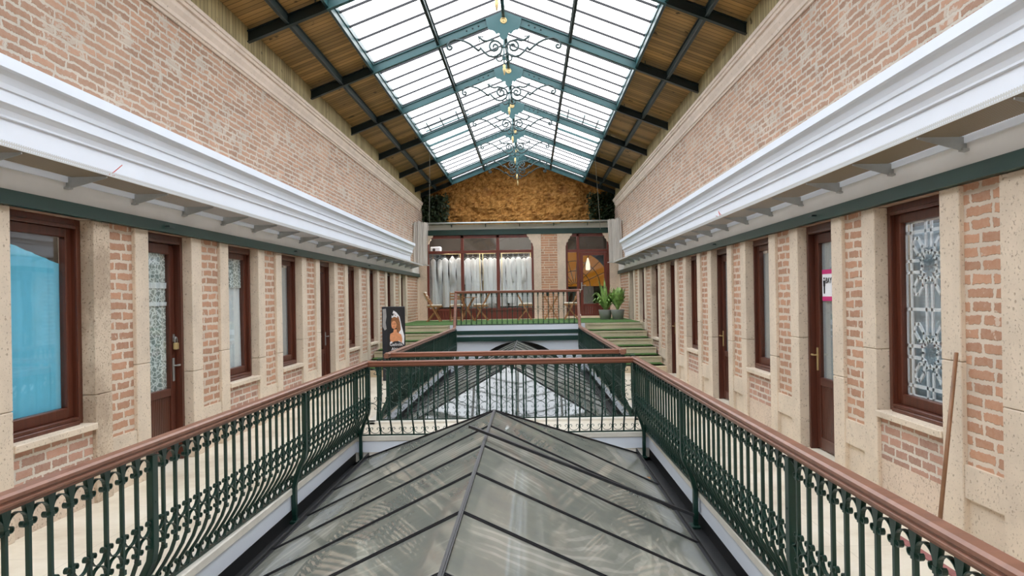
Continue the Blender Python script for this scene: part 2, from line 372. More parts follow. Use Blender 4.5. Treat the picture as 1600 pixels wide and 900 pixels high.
# ================================================================== STRUCTURE: floors
Y0, Y1, Y2, Y3 = -7.0, 8.78, 9.87, 19.1        # hall start, first void far edge, second void near edge, terrace front
VL, VR = -2.12, 1.38                            # void edges
fl = MB()
fl.box(XL - .2, VL, Y0, 15.9, -.14, 0).box(VR, XR + .2, Y0, 15.9, -.14, 0).box(VL, VR, Y1, Y2, -.14, 0).box(VL, VR, Y0, .45, -.14, 0)
struct(fl.build('floor', M['floor']))
tf = MB().box(XL - .2, XR + .2, Y3 + .12, YE, TZ - .3, TZ)
struct(tf.build('floor_terrace', M['riser']))
lowf = MB().box(-6, 6, Y0, 22, -4.7, -4.6)
struct(lowf.build('floor_lower_hall', M['floor']))
struct(MB().box(XL - .3, XR + .3, Y0 - .2, Y0, -.2, 6.8).build('wall_back_added', M['plaster']))  # unseen end wall, added to cut frontal light from behind the camera
# curbs and white fascias round the two voids
tr = MB()
for (x0, x1, y0, y1) in ((VL - .1, VL + .03, .4, Y1 + .1), (VR - .03, VR + .1, .4, Y1 + .1), (VL - .1, VR + .1, Y1 - .03, Y1 + .1), (VL - .1, VR + .1, .38, .48),
                         (VL - .1, VL + .03, Y2 - .1, 19.2), (VR - .03, VR + .1, Y2 - .1, 19.2), (VL - .1, VR + .1, Y2 - .1, Y2 + .03)):
    tr.box(x0, x1, y0, y1, -.03, .035)
struct(tr.build('trim_1', M['white_fascia'], bevel=.008))
fa = MB()
for (x0, x1, y0, y1) in ((VL, VL + .015, .4, Y1), (VR - .015, VR, .4, Y1), (VL, VR, Y1 - .015, Y1), (VL, VL + .015, Y2, 19.2), (VR - .015, VR, Y2, 19.2)):
    fa.box(x0, x1, y0, y1, -.16, -.03)
struct(fa.build('trim_2', M['white']))
gt = MB()
for (y0, y1) in ((.45, Y1 - .02), (Y2 + .02, 19.15)):
    for x0, x1 in ((VL + .0, VL + .17), (VR - .17, VR)):
        gt.box(x0, x1, y0, y1, -.30, -.27).box(x0, x0 + .012, y0, y1, -.30, -.165).box(x1 - .012, x1, y0, y1, -.30, -.165)
gt.box(VL, VR, Y1 - .2, Y1 - .02, -.30, -.27).box(VL, VR, Y2 + .02, Y2 + .2, -.30, -.27)
struct(gt.build('trim_3', M['black']))
lw = MB()
for (y0, y1) in ((.4, Y1), (Y2, 19.3)):
    lw.box(VL - .12, VL, y0, y1, -4.6, -.14).box(VR, VR + .12, y0, y1, -4.6, -.14)
lw.box(VL, VR, Y1, Y1 + .1, -1.2, -.14).box(VL, VR, Y2 - .1, Y2, -1.2, -.14)
struct(lw.build('wall_lower_hall', M['plaster']))

# terrace front between the rails: white bands, green beams, arch opening onto the dark lower hall
az, cxa, ra = .47 - .0, -.33, 1.25
wallp = []
N = 24
poly = [(VL + .12, TZ - .28), (VL + .12, -1.2), (cxa - ra, -1.2)]
for i in range(N + 1):
    a = PI - PI * i / N; poly.append((cxa + ra * math.cos(a), -.55 + ra * .86 * math.sin(a)))
poly += [(cxa + ra, -1.2), (VR - .1, -1.2), (VR - .1, TZ - .28)]
poly = [(x, min(z, .53)) if i > 2 and i < len(poly) - 3 else (x, z) for i, (x, z) in enumerate(poly)]
top = TZ - .28
aw = MB()
aw.box(VL - .0, VR, 19.16, 19.3, .60, TZ)
# wall strips left/right of the arch and the spandrels over it
xs = [VL, cxa - ra] + [cxa - ra * math.cos(PI * i / N) for i in range(1, N)] + [cxa + ra, VR]
def archz(x):
    q = (x - cxa) / ra
    return -.55 + 1.05 * math.sqrt(max(0, 1 - q * q)) if abs(q) < 1 else -1.4
for a, b in zip(xs[:-1], xs[1:]):
    za, zb = archz(a + 1e-5), archz(b - 1e-5)
    if a < cxa - ra - .01 or b > cxa + ra + .01: za = zb = -1.4
    aw.add([(a, 19.2, za), (b, 19.2, zb), (b, 19.2, .6), (a, 19.2, .6), (a, 19.4, za), (b, 19.4, zb), (b, 19.4, .6), (a, 19.4, .6)],
           [(0, 1, 2, 3), (7, 6, 5, 4), (0, 4, 5, 1)])
aw = struct(aw.build('wall_terrace_front', M['white']))
MB().box(VL, VR, 19.13, 19.16, .70, .80).build('green_band', M['green_beam'], aw)
MB().box(VL, VR, 19.11, 19.2, .52, .64).build('green_beam', M['green_beam'], aw)
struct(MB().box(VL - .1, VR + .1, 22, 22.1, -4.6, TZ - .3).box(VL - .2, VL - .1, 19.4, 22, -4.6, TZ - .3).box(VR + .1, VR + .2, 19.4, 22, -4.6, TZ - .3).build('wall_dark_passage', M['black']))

# steps with turf on the treads, both sides of the second void
NOSE = [(19.1, .95), (18.3, .79), (17.6, .63), (16.95, .475), (16.3, .317), (15.7, .158)]
for nm, xa, xb, lab in (('steps', XL, VL - .04, 'stone steps with green turf treads climbing along the wall behind the bridal poster'),
                        ('steps', VR + .04, XR, 'stone steps with green turf treads climbing towards the potted plants')):
    st = empty(nm, ((xa + xb) / 2, 16, 0)); tag(st, lab, 'steps', 'turf covered steps up to the terrace')
    for i, (yn, z) in enumerate(NOSE):
        yb = NOSE[i - 1][0] + .01 if i else 19.24
        b = MB().box(xa, xb, yn, yb, 0, z - .012).box(xa, xb, yn - .025, yb, z - .045, z - .012)
        local(st, b).build('step', M['riser'], st)
        t = MB().box(xa + .03, xb - .03, yn + .3, yb - .01, z - .012, z + .006)
        local(st, t).build('turf_mat', M['turf'], st)
tm = MB().box(XL + .02, XR - .02, 19.26, 23.2, TZ, TZ + .012)
tag(tm.build('turf_mat', M['turf']), 'green artificial turf mat spread over the terrace under the chairs', 'mat')

# ================================================================== STRUCTURE: side walls
def side(s):
    X0 = XL if s < 0 else XR
    def bx(mb, d0, d1, y0, y1, z0, z1):
        a, b = X0 + s * d0, X0 + s * d1; return mb.box(min(a, b), max(a, b), y0, y1, z0, z1)
    return X0, bx
def build_wall(s):
    X0, bx = side(s); nm = 'wall_left' if s < 0 else 'wall_right'
    up = MB(); bx(up, 0, .35, Y0, YE, HD, 4.60)
    root = struct(up.build(nm, M['brick_up']))
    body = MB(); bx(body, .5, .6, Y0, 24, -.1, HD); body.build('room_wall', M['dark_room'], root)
    edges = [(Y0, Y0)] + OPEN + [(23.98, 23.98)]
    for i in range(len(edges) - 1):
        a, b = edges[i][1], edges[i + 1][0]
        rr = random.Random(i * 7 + (s > 0))
        for k, (y0, y1) in enumerate(((a, a + .24), (b - .235, b))):
            pm = MB(); j = .98 + rr.uniform(-.12, .2)
            for z0, z1 in ((0, j), (j + .004, HD)):
                q = MB(); bx(q, 0, .30, y0, y1, z0, z1); pm.add(q.v, q.f)
            pm.build('pilaster', M['stone_stained' if k == 0 and ((s < 0 and i == 2) or (s > 0 and i in (7, 8))) else 'stone'], root, bevel=.006)
        c0, c1 = a + .24, b - .235
        if c1 - c0 < .05: continue
        q = MB(); bx(q, .035, .3, c0, c1, .49, HD); q.build('brick_panel', M['brick_low'], root)
        q = MB(); bx(q, .012, .3, c0, c1, .27, .49); bx(q, .04, .3, c0, c1, 0, .27); q.build('stone_plinth', M['stone'], root)
    for i, (a, b) in enumerate(OPEN):
        if KIND[s][i] == 'w':
            q = MB(); bx(q, .035, .3, a, b, .27, .615); q.build('brick_spandrel', M['brick_sill'], root)
            q = MB(); bx(q, .03, .3, a, b, 0, .27); q.build('stone_plinth', M['stone_rough'], root)
    # painted lintel beam
    q = MB(); bx(q, -.04, .02, Y0, 23.9, HD, HD + .105); bx(q, -.055, -.04, Y0, 23.9, HD - .0, HD + .012); q.build('lintel_beam', M['green_beam'], root)
    for yy in (7.25, 11.2, 16.3):
        q = MB(); bx(q, -.075, -.04, yy, yy + .015, HD + .05, HD + .065); bx(q, -.085, -.07, yy, yy + .12, HD + .05, HD + .065); q.build('beam_hook', M['iron'], root)
    q = MB(); bx(q, -.012, 0, Y0, 23.9, HD + .105, 2.72); q.build('grey_board', M['grey_board'], root)
    # white moulded cornice
    prof = [(.0, 2.60), (-.03, 2.60), (-.03, 2.93), (-.05, 2.935), (-.05, 2.95), (-.062, 2.985), (-.085, 3.01), (-.10, 3.02), (-.10, 3.10), (-.112, 3.105), (-.118, 3.14), (-.135, 3.185),
            (-.16, 3.21), (-.185, 3.22), (-.185, 3.30), (.0, 3.325)]
    q = MB(); q.prism(prof, lambda d, z, e: (X0 + s * d, (Y0, 22.1)[e], z)); struct(q.build('trim_4' if s < 0 else 'trim_5', M['white']))
    # stone moulding under the roof
    prof = [(.0, 4.53), (-.02, 4.53), (-.03, 4.555), (-.045, 4.56), (-.05, 4.60), (-.08, 4.65), (-.085, 4.70), (-.11, 4.705), (-.115, 4.74), (-.13, 4.745), (-.13, 4.79), (.0, 4.80)]
    q = MB(); q.prism(prof, lambda d, z, e: (X0 + s * d, (Y0, 24.2)[e], z)); struct(q.build('trim_6' if s < 0 else 'trim_7', M['stone_mould']))
    q = MB(); bx(q, .0, .06, Y0, YE, 4.6, 5.5); q.build('timber_cladding', M['clad'], root)
    # perforated tray on brackets
    tray = empty('perforated_tray', (X0 - s * .17, 10, 2.62))
    tag(tray, ('long perforated metal tray under the white cornice over the blue window' if s < 0 else 'long perforated metal tray under the white cornice over the lattice window'), 'tray', 'perforated trays on brackets')
    q = MB(); bx(q, -.335, -.012, Y0, 22.6, 2.648, 2.650); local(tray, q).build('tray_sheet', M['perf'], tray); q = MB(); bx(q, -.337, -.335, Y0, 22.6, 2.648, 2.688); local(tray, q).build('tray_lip', M['perf_light'], tray)
    y = 2.86
    while y < 22.5:
        q = MB(); q.prism([(-.012, 2.642), (-.33, 2.642), (-.33, 2.632), (-.012, 2.545)], lambda d, z, e: (X0 + s * d, y + e * .012, z))
        q.prism([(-.012, 2.56), (-.05, 2.565), (-.05, 2.55), (-.012, 2.545)], lambda d, z, e: (X0 + s * d, y - .03 + e * .06, z))
        local(tray, q).build('bracket', M['steel'], tray); y += .965
    return root
KIND = {-1: 'dwdwwdwwdw', 1: 'wwdwdwdwdw'}
KIND = {-1: list('wwdwwdwwdw'), 1: list('dwdwdwdwdw')}
walls = {s: build_wall(s) for s in (-1, 1)}

# ------------------------------------------------------------------ windows and doors
def frame_ring(bx, y0, y1, z0, z1, w, d0, d1, bottom=True, wb=None):
    q = MB(); wb = wb or w
    bx(q, d0, d1, y0, y0 + w, z0, z1); bx(q, d0, d1, y1 - w, y1, z0, z1); bx(q, d0, d1, y0 + w, y1 - w, z1 - w, z1)
    if bottom: bx(q, d0, d1, y0 + w, y1 - w, z0, z0 + wb)
    return q
def fold_curtain(X0, s, y0, y1, z0, z1, d=.26, n=40, amp=.012, seed=0):
    rr = random.Random(seed); q = MB(); ph = [rr.uniform(0, 6) for _ in range(3)]; rows = 6
    for k in range(rows + 1):
        z = z0 + (z1 - z0) * k / rows
        for i in range(n + 1):
            u = i / n; y = y0 + (y1 - y0) * u
            a = amp * (math.sin(u * 31 + ph[0]) + .6 * math.sin(u * 57 + ph[1] + k * .2)) * (1.2 - .5 * k / rows)
            q.v.append((X0 + s * (d + a), y, z))
    for k in range(rows):
        for i in range(n):
            o = k * (n + 1) + i; q.f.append((o, o + 1, o + n + 2, o + n + 1))
    return q
wcount = dcount = 0
for s in (-1, 1):
    X0, bx = side(s)
    for i, (a, b) in enumerate(OPEN):
        if KIND[s][i] == 'w':
            wcount += 1
            w = frame_ring(bx, a, b, .67, HD, .075, .11, .22, wb=.06)
            w2 = frame_ring(bx, a + .05, b - .05, .70, HD - .05, .03, .095, .115); w.add(w2.v, w2.f)
            root = struct(w.build('window_%d' % wcount, M['wood_frame'], bevel=.004))
            frame_ring(bx, a + .075, b - .075, .73, HD - .075, .075, .14, .20, wb=.085).build('sash', M['wood_frame'], root, bevel=.006)
            q = MB(); bx(q, .168, .172, a + .14, b - .14, .80, HD - .14); q.build('pane', M['glass'], root)
            q = MB(); bx(q, -.015, .16, a - .0, b + .0, .615, .668); q.build('window_sill', M['stone'], root, bevel=.005)
            q = MB(); bx(q, .085, .14, a + .08, b - .08, .665, .70); q.build('weather_bar', M['wood_frame'], root, bevel=.006)
            mt = None
            if s < 0 and i == 1: mt, lab = 'blue', 'sky blue curtain behind the nearest big window beside the padlocked door'
            elif s < 0 and i == 3: mt, lab = 'sheer', 'sheer white curtain with lace top in the window just past the padlocked door'
            elif s < 0 and i in (4,): mt, lab = 'grey_cloth', 'dim grey curtain in the window before the dark brown door'
            elif s > 0 and i == 3: mt, lab = 'grey_cloth', 'pale grey blind in the window just past the pink notice door'
            elif s > 0 and i == 1: mt, lab = 'bluish', 'thin bluish white curtain behind the white star lattice screen'
            if mt:
                z1 = HD - .18 if mt != 'blue' else 2.08
                c = fold_curtain(X0, s, a + .1, b - .1, .74, z1, .255 if mt == 'bluish' else .205, seed=i, amp={'blue': .006, 'bluish': .002, 'grey_cloth': .004}.get(mt, .012))
                if mt == 'blue':   # its top edge sags towards the far side
                    c.v = [(x, y, z if z < 1.9 else z + .22 * (1 - (y - a) / (b - a)) - .13) for x, y, z in c.v]
                co = tag(c.build('curtain', M[mt], smooth=True), lab, 'curtain')
                if s < 0 and i == 3:
                    fold_curtain(X0, s, a + .1, b - .1, 1.83, HD - .15, .185, seed=9).build('lace_top', M['lace'], co)
        else:
            dcount += 1
            w = frame_ring(bx, a, b, 0, HD, .085, .10, .24, bottom=False)
            w2 = frame_ring(bx, a + .055, b - .055, 0, HD - .055, .03, .085, .105, bottom=False); w.add(w2.v, w2.f)
            root = struct(w.build('door_%d' % dcount, M['wood_door'], bevel=.004))
            y0, y1 = a + .09, b - .09
            lf = frame_ring(bx, y0, y1, .02, HD - .09, .10, .15, .20, wb=.12); bx(lf, .15, .20, y0 + .1, y1 - .1, .68, .76)
            lf.build('door_leaf', M['wood_door'], root, bevel=.005)
            q = MB(); k = y0 + .1
            while k < y1 - .11:
                bx(q, .163, .19, k + .004, min(k + .032, y1 - .1), .14, .68); k += .036
            bx(q, .175, .19, y0 + .1, y1 - .1, .14, .68); q.build('lower_panel', M['wood_door'], root)
            q = MB(); bx(q, .172, .176, y0 + .1, y1 - .1, .76, HD - .19); q.build('pane', M['glass'], root)
            # handle: on the far stile
            yh = y1 - .05 if s < 0 else y1 - .05
            q = MB(); bx(q, .14, .15, yh - .018, yh + .018, .83, 1.07); bx(q, .10, .14, yh - .008, yh + .008, .985, 1.0); bx(q, .095, .108, yh - .01, yh + .085 * (1 if s < 0 else -1) * 0 + .09, .985, 1.003)
            q.build('door_handle', M['steel'] if s < 0 else M['gold'], root, bevel=.003)
            if s < 0 and i == 2:
                c = fold_curtain(X0, s, y0 + .06, y1 - .06, .74, HD - .17, .20, seed=i); cc = tag(c.build('curtain', M['lace'], smooth=True), 'patterned white lace curtain behind the glass of the padlocked door', 'curtain')
                fold_curtain(X0, s, y0 + .06, y1 - .06, 1.80, 1.86, .183, seed=2, amp=.008).build('curtain_band', M['sheer'], cc)
                fold_curtain(X0, s, y0 + .06, y1 - .06, 1.62, 1.66, .183, seed=2, amp=.008).build('curtain_band', M['sheer'], cc)
                pl = empty('padlock', (X0 - .125, y1 - .03, 1.2)); tag(pl, 'small brass padlock hanging on the door with the lace curtain', 'padlock')
                MB().box(-.017, .017, -.035, .035, -.04, .03).build('lock_body', M['gold'], pl, bevel=.006)
                MB().tube([(0, -.024, .03), (0, -.024, .06), (0, -.017, .08), (0, 0, .088), (0, .017, .08), (0, .024, .06), (0, .024, .03)], .006, 6, side=(1, 0, 0)).build('shackle', M['steel'], pl, smooth=True)
                MB().box(-.03, .0, -.004, .004, .075, .095).box(-.03, -.022, -.02, .02, .04, .12).build('hasp', M['steel'], pl)
            if s > 0 and i in (2, 4, 6, 8):
                c = fold_curtain(X0, s, y0 + .06, y1 - .06, .74, HD - .17, .19, seed=i, amp=.002)
                tag(c.build('door_blind', M['grey_cloth'], smooth=True), ['smooth grey blind behind the glass of the door with the pink notice', 'grey blind in the door past the pale grey window', 'grey blind in the third door from the pink notice one', 'grey blind in the door nearest the turf steps'][(i - 2) // 2], 'blind')

# pink notice on the near right door: white card, black figure, letter B and the rest behind the stone
ynn = OPEN[2][0] + .2
nt_o = empty('notice', (XR + .165, ynn + .30, 1.72)); tag(nt_o, 'white and magenta notice with a black figure stuck on the door glass', 'notice')
MB().box(0, .004, -.14, .14, -.16, .16).build('card', M['paper'], nt_o)
MB().box(-.002, .003, -.14, .14, .115, .16).build('magenta_band', M['pink'], nt_o)
MB().box(-.002, .003, -.14, .14, -.16, -.115).build('magenta_band', M['pink'], nt_o)
fg = MB(); fg.lathe([(.001, -.004), (.012, -.004), (.012, 0), (.001, 0)], (-.001, .085, .07), 12, 'x'); fg.prism([(.06, .05), (.11, .05), (.105, -.01), (.098, -.01), (.096, -.085), (.074, -.085), (.072, -.01), (.065, -.01)], lambda y, z, e: (-.005 + e * .004, y, z)); fg.build('figure', M['ink'], nt_o)
def text(body, size, parent, loc, rot, m, name='lettering', ext=.001, align='CENTER'):
    c = bpy.data.curves.new(name, 'FONT'); c.body = body; c.size = size; c.extrude = ext; c.align_x = align; c.align_y = 'CENTER'
    c.materials.append(m); tmp = bpy.data.objects.new(name, c); COL.objects.link(tmp); dg = bpy.context.evaluated_depsgraph_get(); dg.update()
    me = bpy.data.meshes.new_from_object(tmp.evaluated_get(dg)); bpy.data.objects.remove(tmp); o = bpy.data.objects.new(name, me); COL.objects.link(o); o.location = loc; o.rotation_euler = rot; o.parent = parent; return o
text('BAY', .085, nt_o, (-.004, .05, .045), (PI / 2, 0, -PI / 2), M['ink'], align='LEFT')

# white star lattice screen behind the near right window
def seg_bars(segs, w, th, fn):
    q = MB()
    for (a, b) in segs:
        a = Vector((a[0], a[1])); b = Vector((b[0], b[1])); d = (b - a).normalized(); n = Vector((-d.y, d.x)) * w / 2; e = d * w * .35
        q.prism([(a - e + n)[:], (b + e + n)[:], (b + e - n)[:], (a - e - n)[:]], lambda u, z, k: fn(u, z, k * th))
    return q
la, lb = OPEN[1][0] + .14, OPEN[1][1] - .14
W, H = lb - la, HD - .94
segs = []
for zz in (.012, H - .012): segs.append(((0, zz), (W, zz)))
for xx in (.012, W - .012): segs.append(((xx, 0), (xx, H)))
cxs = W / 2
def PO(c, r, a): return (c[0] + r * math.cos(a), c[1] + r * math.sin(a))
cen = [H * .26, H * .74]
for cz in cen:
    c = (cxs, cz)
    for k in range(8):
        a0 = PI / 4 * k + PI / 8
        segs += [(PO(c, .125, a0), PO(c, .095, a0 + PI / 8)), (PO(c, .095, a0 + PI / 8), PO(c, .125, a0 + PI / 4))]
    for k in range(4):
        a = PI / 4 + PI / 2 * k; u = (math.cos(a), math.sin(a)); v = (-u[1], u[0])
        Q = lambda r, w: (c[0] + u[0] * r + v[0] * w, c[1] + u[1] * r + v[1] * w)
        hexa = [Q(.125, 0), Q(.17, .045), Q(.27, .045), Q(.31, 0), Q(.27, -.045), Q(.17, -.045)]
        segs += [(hexa[i], hexa[(i + 1) % 6]) for i in range(6)]
    for sg in (-1, 1):
        for dz in (-.045, .045): segs += [((cxs + sg * .15, cz + dz), (cxs + sg * W / 2, cz + dz))]
for dx in (-.04, .04):
    segs += [((cxs + dx, cen[0] + .15), (cxs + dx, cen[1] - .15)), ((cxs + dx, 0), (cxs + dx, cen[0] - .15)), ((cxs + dx, cen[1] + .15), (cxs + dx, H))]
for zz in (H / 2, cen[0] - .27, cen[1] + .27): segs.append(((0, zz), (W, zz)))
segs.append(((.09, 0), (.09, H))); segs.append(((W - .09, 0), (W - .09, H)))
segs = [tuple((min(max(x, 0), W), min(max(z, 0), H)) for x, z in sg) for sg in segs]
segs = [sg for sg in segs if (Vector(sg[0]) - Vector(sg[1])).length > .01]
lat = seg_bars(segs, .026, .012, lambda u, z, t: (XR + .185 + t, la + u, .80 + z))
tag(lat.build('lattice_screen', M['paper']), 'white star-pattern lattice screen filling the near brown window beside the broomstick', 'screen')

# ================================================================== ROOF
SL = .39                                   # slope
def zb(x): return 5.01 + SL * (3.235 - abs(x - XC))         # underside of rafters
HW, EW = 3.235, 2.2
ce = MB()
for sg in (-1, 1):
    xa, xb = XC + sg * (HW + .1), XC + sg * (EW + .03)
    ce.add([(xa, Y0, zb(xa) + .2), (xb, Y0, zb(xb) + .2), (xb, YE, zb(xb) + .2), (xa, YE, zb(xa) + .2), (xa, Y0, zb(xa) + .25), (xb, Y0, zb(xb) + .25), (xb, YE, zb(xb) + .25), (xa, YE, zb(xa) + .25)],
           [(0, 1, 2, 3), (7, 6, 5, 4), (0, 4, 5, 1), (1, 5, 6, 2), (2, 6, 7, 3), (3, 7, 4, 0)])
struct(ce.build('ceiling', M['ceil']))
ce = MB()                                   # boarded lid past the last truss
for sg in (-1, 1):
    xa, xb = XC + sg * (EW + .03), XC
    ce.add([(xa, 24.7, zb(xa) + .2), (xb, 24.7, zb(xb) + .2), (xb, YE, zb(xb) + .2), (xa, YE, zb(xa) + .2)], [(0, 1, 2, 3)])
struct(ce.build('ceiling_gable_end', M['ceil']))
TR = [1.35, 4.1, 6.85, 9.6, 12.35, 15.1, 17.85, 20.6, 23.35, 24.6]
# trusses with gusset, rosette, drop rod, finial and scrollwork
def spiral(cx, cz, r0, r1, a0, a1, n=14): return [(cx + (r0 + (r1 - r0) * i / n) * math.cos(a0 + (a1 - a0) * i / n), cz + (r0 + (r1 - r0) * i / n) * math.sin(a0 + (a1 - a0) * i / n)) for i in range(n + 1)]
def make_truss():
    root = empty('roof_truss', (XC, 0, 5.01))
    def L(x, y, z): return (x, y, z)
    for sg in (-1, 1):
        zt = SL * HW; dd = .15
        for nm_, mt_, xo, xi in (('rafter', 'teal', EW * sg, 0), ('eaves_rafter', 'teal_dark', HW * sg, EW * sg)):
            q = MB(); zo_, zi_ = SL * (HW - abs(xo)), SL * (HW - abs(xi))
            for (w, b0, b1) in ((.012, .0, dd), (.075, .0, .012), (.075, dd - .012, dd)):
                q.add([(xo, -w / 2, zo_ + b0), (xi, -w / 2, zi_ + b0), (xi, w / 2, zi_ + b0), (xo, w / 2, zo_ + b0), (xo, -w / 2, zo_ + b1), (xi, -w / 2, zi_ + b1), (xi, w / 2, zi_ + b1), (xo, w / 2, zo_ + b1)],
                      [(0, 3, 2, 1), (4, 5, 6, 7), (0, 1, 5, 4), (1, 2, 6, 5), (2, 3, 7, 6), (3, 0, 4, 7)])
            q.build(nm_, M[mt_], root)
        for dx in (.42, .52, .62): MB().lathe([(.001, -.016), (.011, -.014), (.014, -.006), (.014, 0)], (dx * sg, -.006, zt - dx * SL + .08), 8, 'y').build('rivet', M['teal_dark'], root)
        q = MB().box(sg * 2.35 - .006, sg * 2.35 + .006, -.03, -.018, SL * (HW - 2.35) + .15, SL * (HW - 2.35) + .24).build('hook', M['iron'], root)
    zt = SL * HW
    g = [(0, zt + .15), (.30, zt + .03), (.285, zt - .06), (.265, zt - .13), (.24, zt - .16), (.20, zt - .165), (.165, zt - .18), (.14, zt - .21), (.125, zt - .235), (.09, zt - .215), (.07, zt - .225), (.07, zt - .27), (.05, zt - .305), (.02, zt - .325), (0, zt - .33)]
    g = g + [(-x, z) for x, z in reversed(g[1:-1])]
    q = MB(); q.prism(g, lambda x, z, e: (x, -.02 + e * .014 - .02, z)); q.build('gusset_plate', M['teal'], root)
    q = MB(); q.lathe([(.001, -.016), (.014, -.014), (.02, -.004), (.036, -.006), (.044, -.014), (.052, -.012), (.058, 0)], (0, -.04, zt - .01), 16, 'y'); q.build('rosette', M['gold'], root, smooth=True)
    q = MB(); q.tube([(0, -.03, zt - .32), (0, -.03, zt - .76)], .012, 8, side=(1, 0, 0))
    for zz in (.45, .65): q.lathe([(.012, -.015), (.028, -.01), (.028, .01), (.012, .015)], (0, -.03, zt - zz), 10)
    q.build('drop_rod', M['teal'], root, smooth=True)
    q = MB(); q.lathe([(.012, 0), (.026, -.02), (.02, -.05), (.028, -.07), (.022, -.11), (.008, -.17), (.001, -.18)], (0, -.03, zt - .74), 10); q.build('finial', M['gold'], root, smooth=True)
    for sg in (-1, 1):
        q = MB(); zc = zt - .44; RW = .019
        def tb(P, r=RW): q.tube([(sg * x, -.03, z) for x, z in P], r, 5, side=(0, 1, 0))
        tb(spiral(.155, zc, .015, .10, -PI * 2.2, PI * .5, 26) + [(.10, zc + .085), (.05, zc + .04), (.03, zc - .03)])
        tb([(.03, zc - .03), (.06, zc - .11), (.12, zc - .155), (.18, zc - .17), (.26, zc - .15), (.33, zc - .09), (.39, zc - .02)])
        tb([(.385, zc - .015), (.43, zc - .07)]); tb([(.42, zc - .068), (.50, zc + .0), (.58, zc + .06), (.66, zc + .10), (.75, zc + .125), (.83, zc + .13), (.90, zc + .10), (.945, zc + .04)] + spiral(.90, zc + .0, .05, .012, .3, -PI * 1.9, 12))
        tb([(.155, zc + .10), (.22, zc + .115), (.29, zc + .095), (.35, zc + .11), (.43, zc + .175)])
        tb([(.34, zc + .165), (.43, zc + .175), (.40, zc + .085)], .01)
        tb(spiral(.075, zc - .19, .055, .055, 0, 2 * PI, 14), .014)
        q.build('scrollwork', M['iron'], root, smooth=True)
    return root
tlab = {1: 'teal steel roof truss with scrollwork and brass rosette, over the camera', 4: 'teal steel roof truss with scrollwork and brass rosette, second one overhead', 7: 'teal steel roof truss with scrollwork, just ahead overhead and out of view',
        10: 'nearest roof truss in view, only its sides and finial tip showing at the top edge', 12: 'teal roof truss with the largest fully visible gusset and rosette', 15: 'teal roof truss just behind the one with the largest rosette',
        18: 'teal roof truss in front of the open roof vents', 21: 'teal roof truss just beyond the open roof vents', 23: 'teal roof truss just in front of the gable frame', 25: 'last teal truss framing the ochre gable wall'}
t0 = make_truss()
for k, y in enumerate(TR):
    t = t0 if k == 0 else copy_tree(t0)
    t.location = (XC, y, 5.01); tag(t, tlab[int(y + .5)], 'roof truss', 'teal roof trusses')
# purlins
pls = []
for off, nm in ((2.72, 'm'), (EW, 'e'), (1.1, 'g'), (0, 'r')):
    for sg in ((-1, 1) if off else (1,)):
        x = XC + sg * off; q = MB()
        z0 = zb(x) + .035; z1 = zb(x) + .16
        w = .05 if off != EW else .04
        q.box(x - .006, x + .006, Y0, 24.6, z0, z1).box(x - w / 2, x + w / 2, Y0, 24.6, z0, z0 + .01).box(x - w / 2, x + w / 2, Y0, 24.6, z1 - .01, z1)
        if off == EW: q.box(x - .02, x + .02, Y0, 24.6, z1, z1 + .07)
        o = q.build('purlin', M['teal'] if off in (EW, 0) else M['iron'])
        where = {2.72: 'under the boarded ceiling', EW: 'along the edge of the roof glass', 1.1: 'halfway up the roof glass', 0: 'along the ridge of the roof glass'}[off]
        tag(o, 'long steel purlin %s%s' % (where, '' if not off else (', above the blue window wall' if sg < 0 else ', above the lattice window wall')), 'purlin', 'long roof purlins')
# glass roof: panels between trusses, bars every 0.55 m
gr = empty('glass_roof', (XC, 12, 6.3)); tag(gr, 'pitched glass roof of clear and milky panes between the teal trusses', 'glass roof')
bounds = [Y0] + TR
for j in range(len(bounds) - 1):
    ya, yb = bounds[j], bounds[j + 1]
    for sg in (-1, 1):
        for (o0, o1) in ((0.02, 1.1), (1.1, EW)):
            vent = (j == 7 and o0 > 1)
            x0, x1 = XC + sg * o0, XC + sg * o1
            if not vent:
                q = MB(); q.add([(x0, ya, zb(x0) + .19), (x1, ya, zb(x1) + .19), (x1, yb, zb(x1) + .19), (x0, yb, zb(x0) + .19)], [(0, 1, 2, 3)])
                local(gr, q).build('glass_panel', M['roofglass'], gr)
                q = MB(); n = 5
                for i in range(1, n + 1):
                    y = ya + (yb - ya) * i / n if i < n else yb
                    q.bar((x0, y, zb(x0) + .18), (x1, y, zb(x1) + .18), .022, .03)
                local(gr, q).build('glazing_bars', M['lead'], gr)
            else:
                q = MB(); ym = ya + 1.3
                q.add([(x0, ym, zb(x0) + .19), (x1, ym, zb(x1) + .19), (x1, yb, zb(x1) + .19), (x0, yb, zb(x0) + .19)], [(0, 1, 2, 3)])
                local(gr, q).build('glass_panel', M['roofglass'], gr)
                q = MB(); zo = .22
                for y in (ya + .1, ym): q.bar((x0, y, zb(x0) + .18), (x1, y, zb(x1) + .18), .05, .05)
                for y in (ya + .45, ya + .8): q.bar((x0, y, zb(x0) + .45), (x1, y, zb(x1) + .45), .03, .03)
                for o in (.25, .6, .9): x = x0 + (x1 - x0) * o; q.bar((x, ya + .1, zb(x) + .45), (x, ym, zb(x) + .45), .03, .03)
                local(gr, q).build('open_vent', M['teal'], gr)
                q = MB()
                for y in (ym + .5, ym + 1.0): q.bar((x0, y, zb(x0) + .18), (x1, y, zb(x1) + .18), .022, .03)
                local(gr, q).build('glazing_bars', M['lead'], gr)

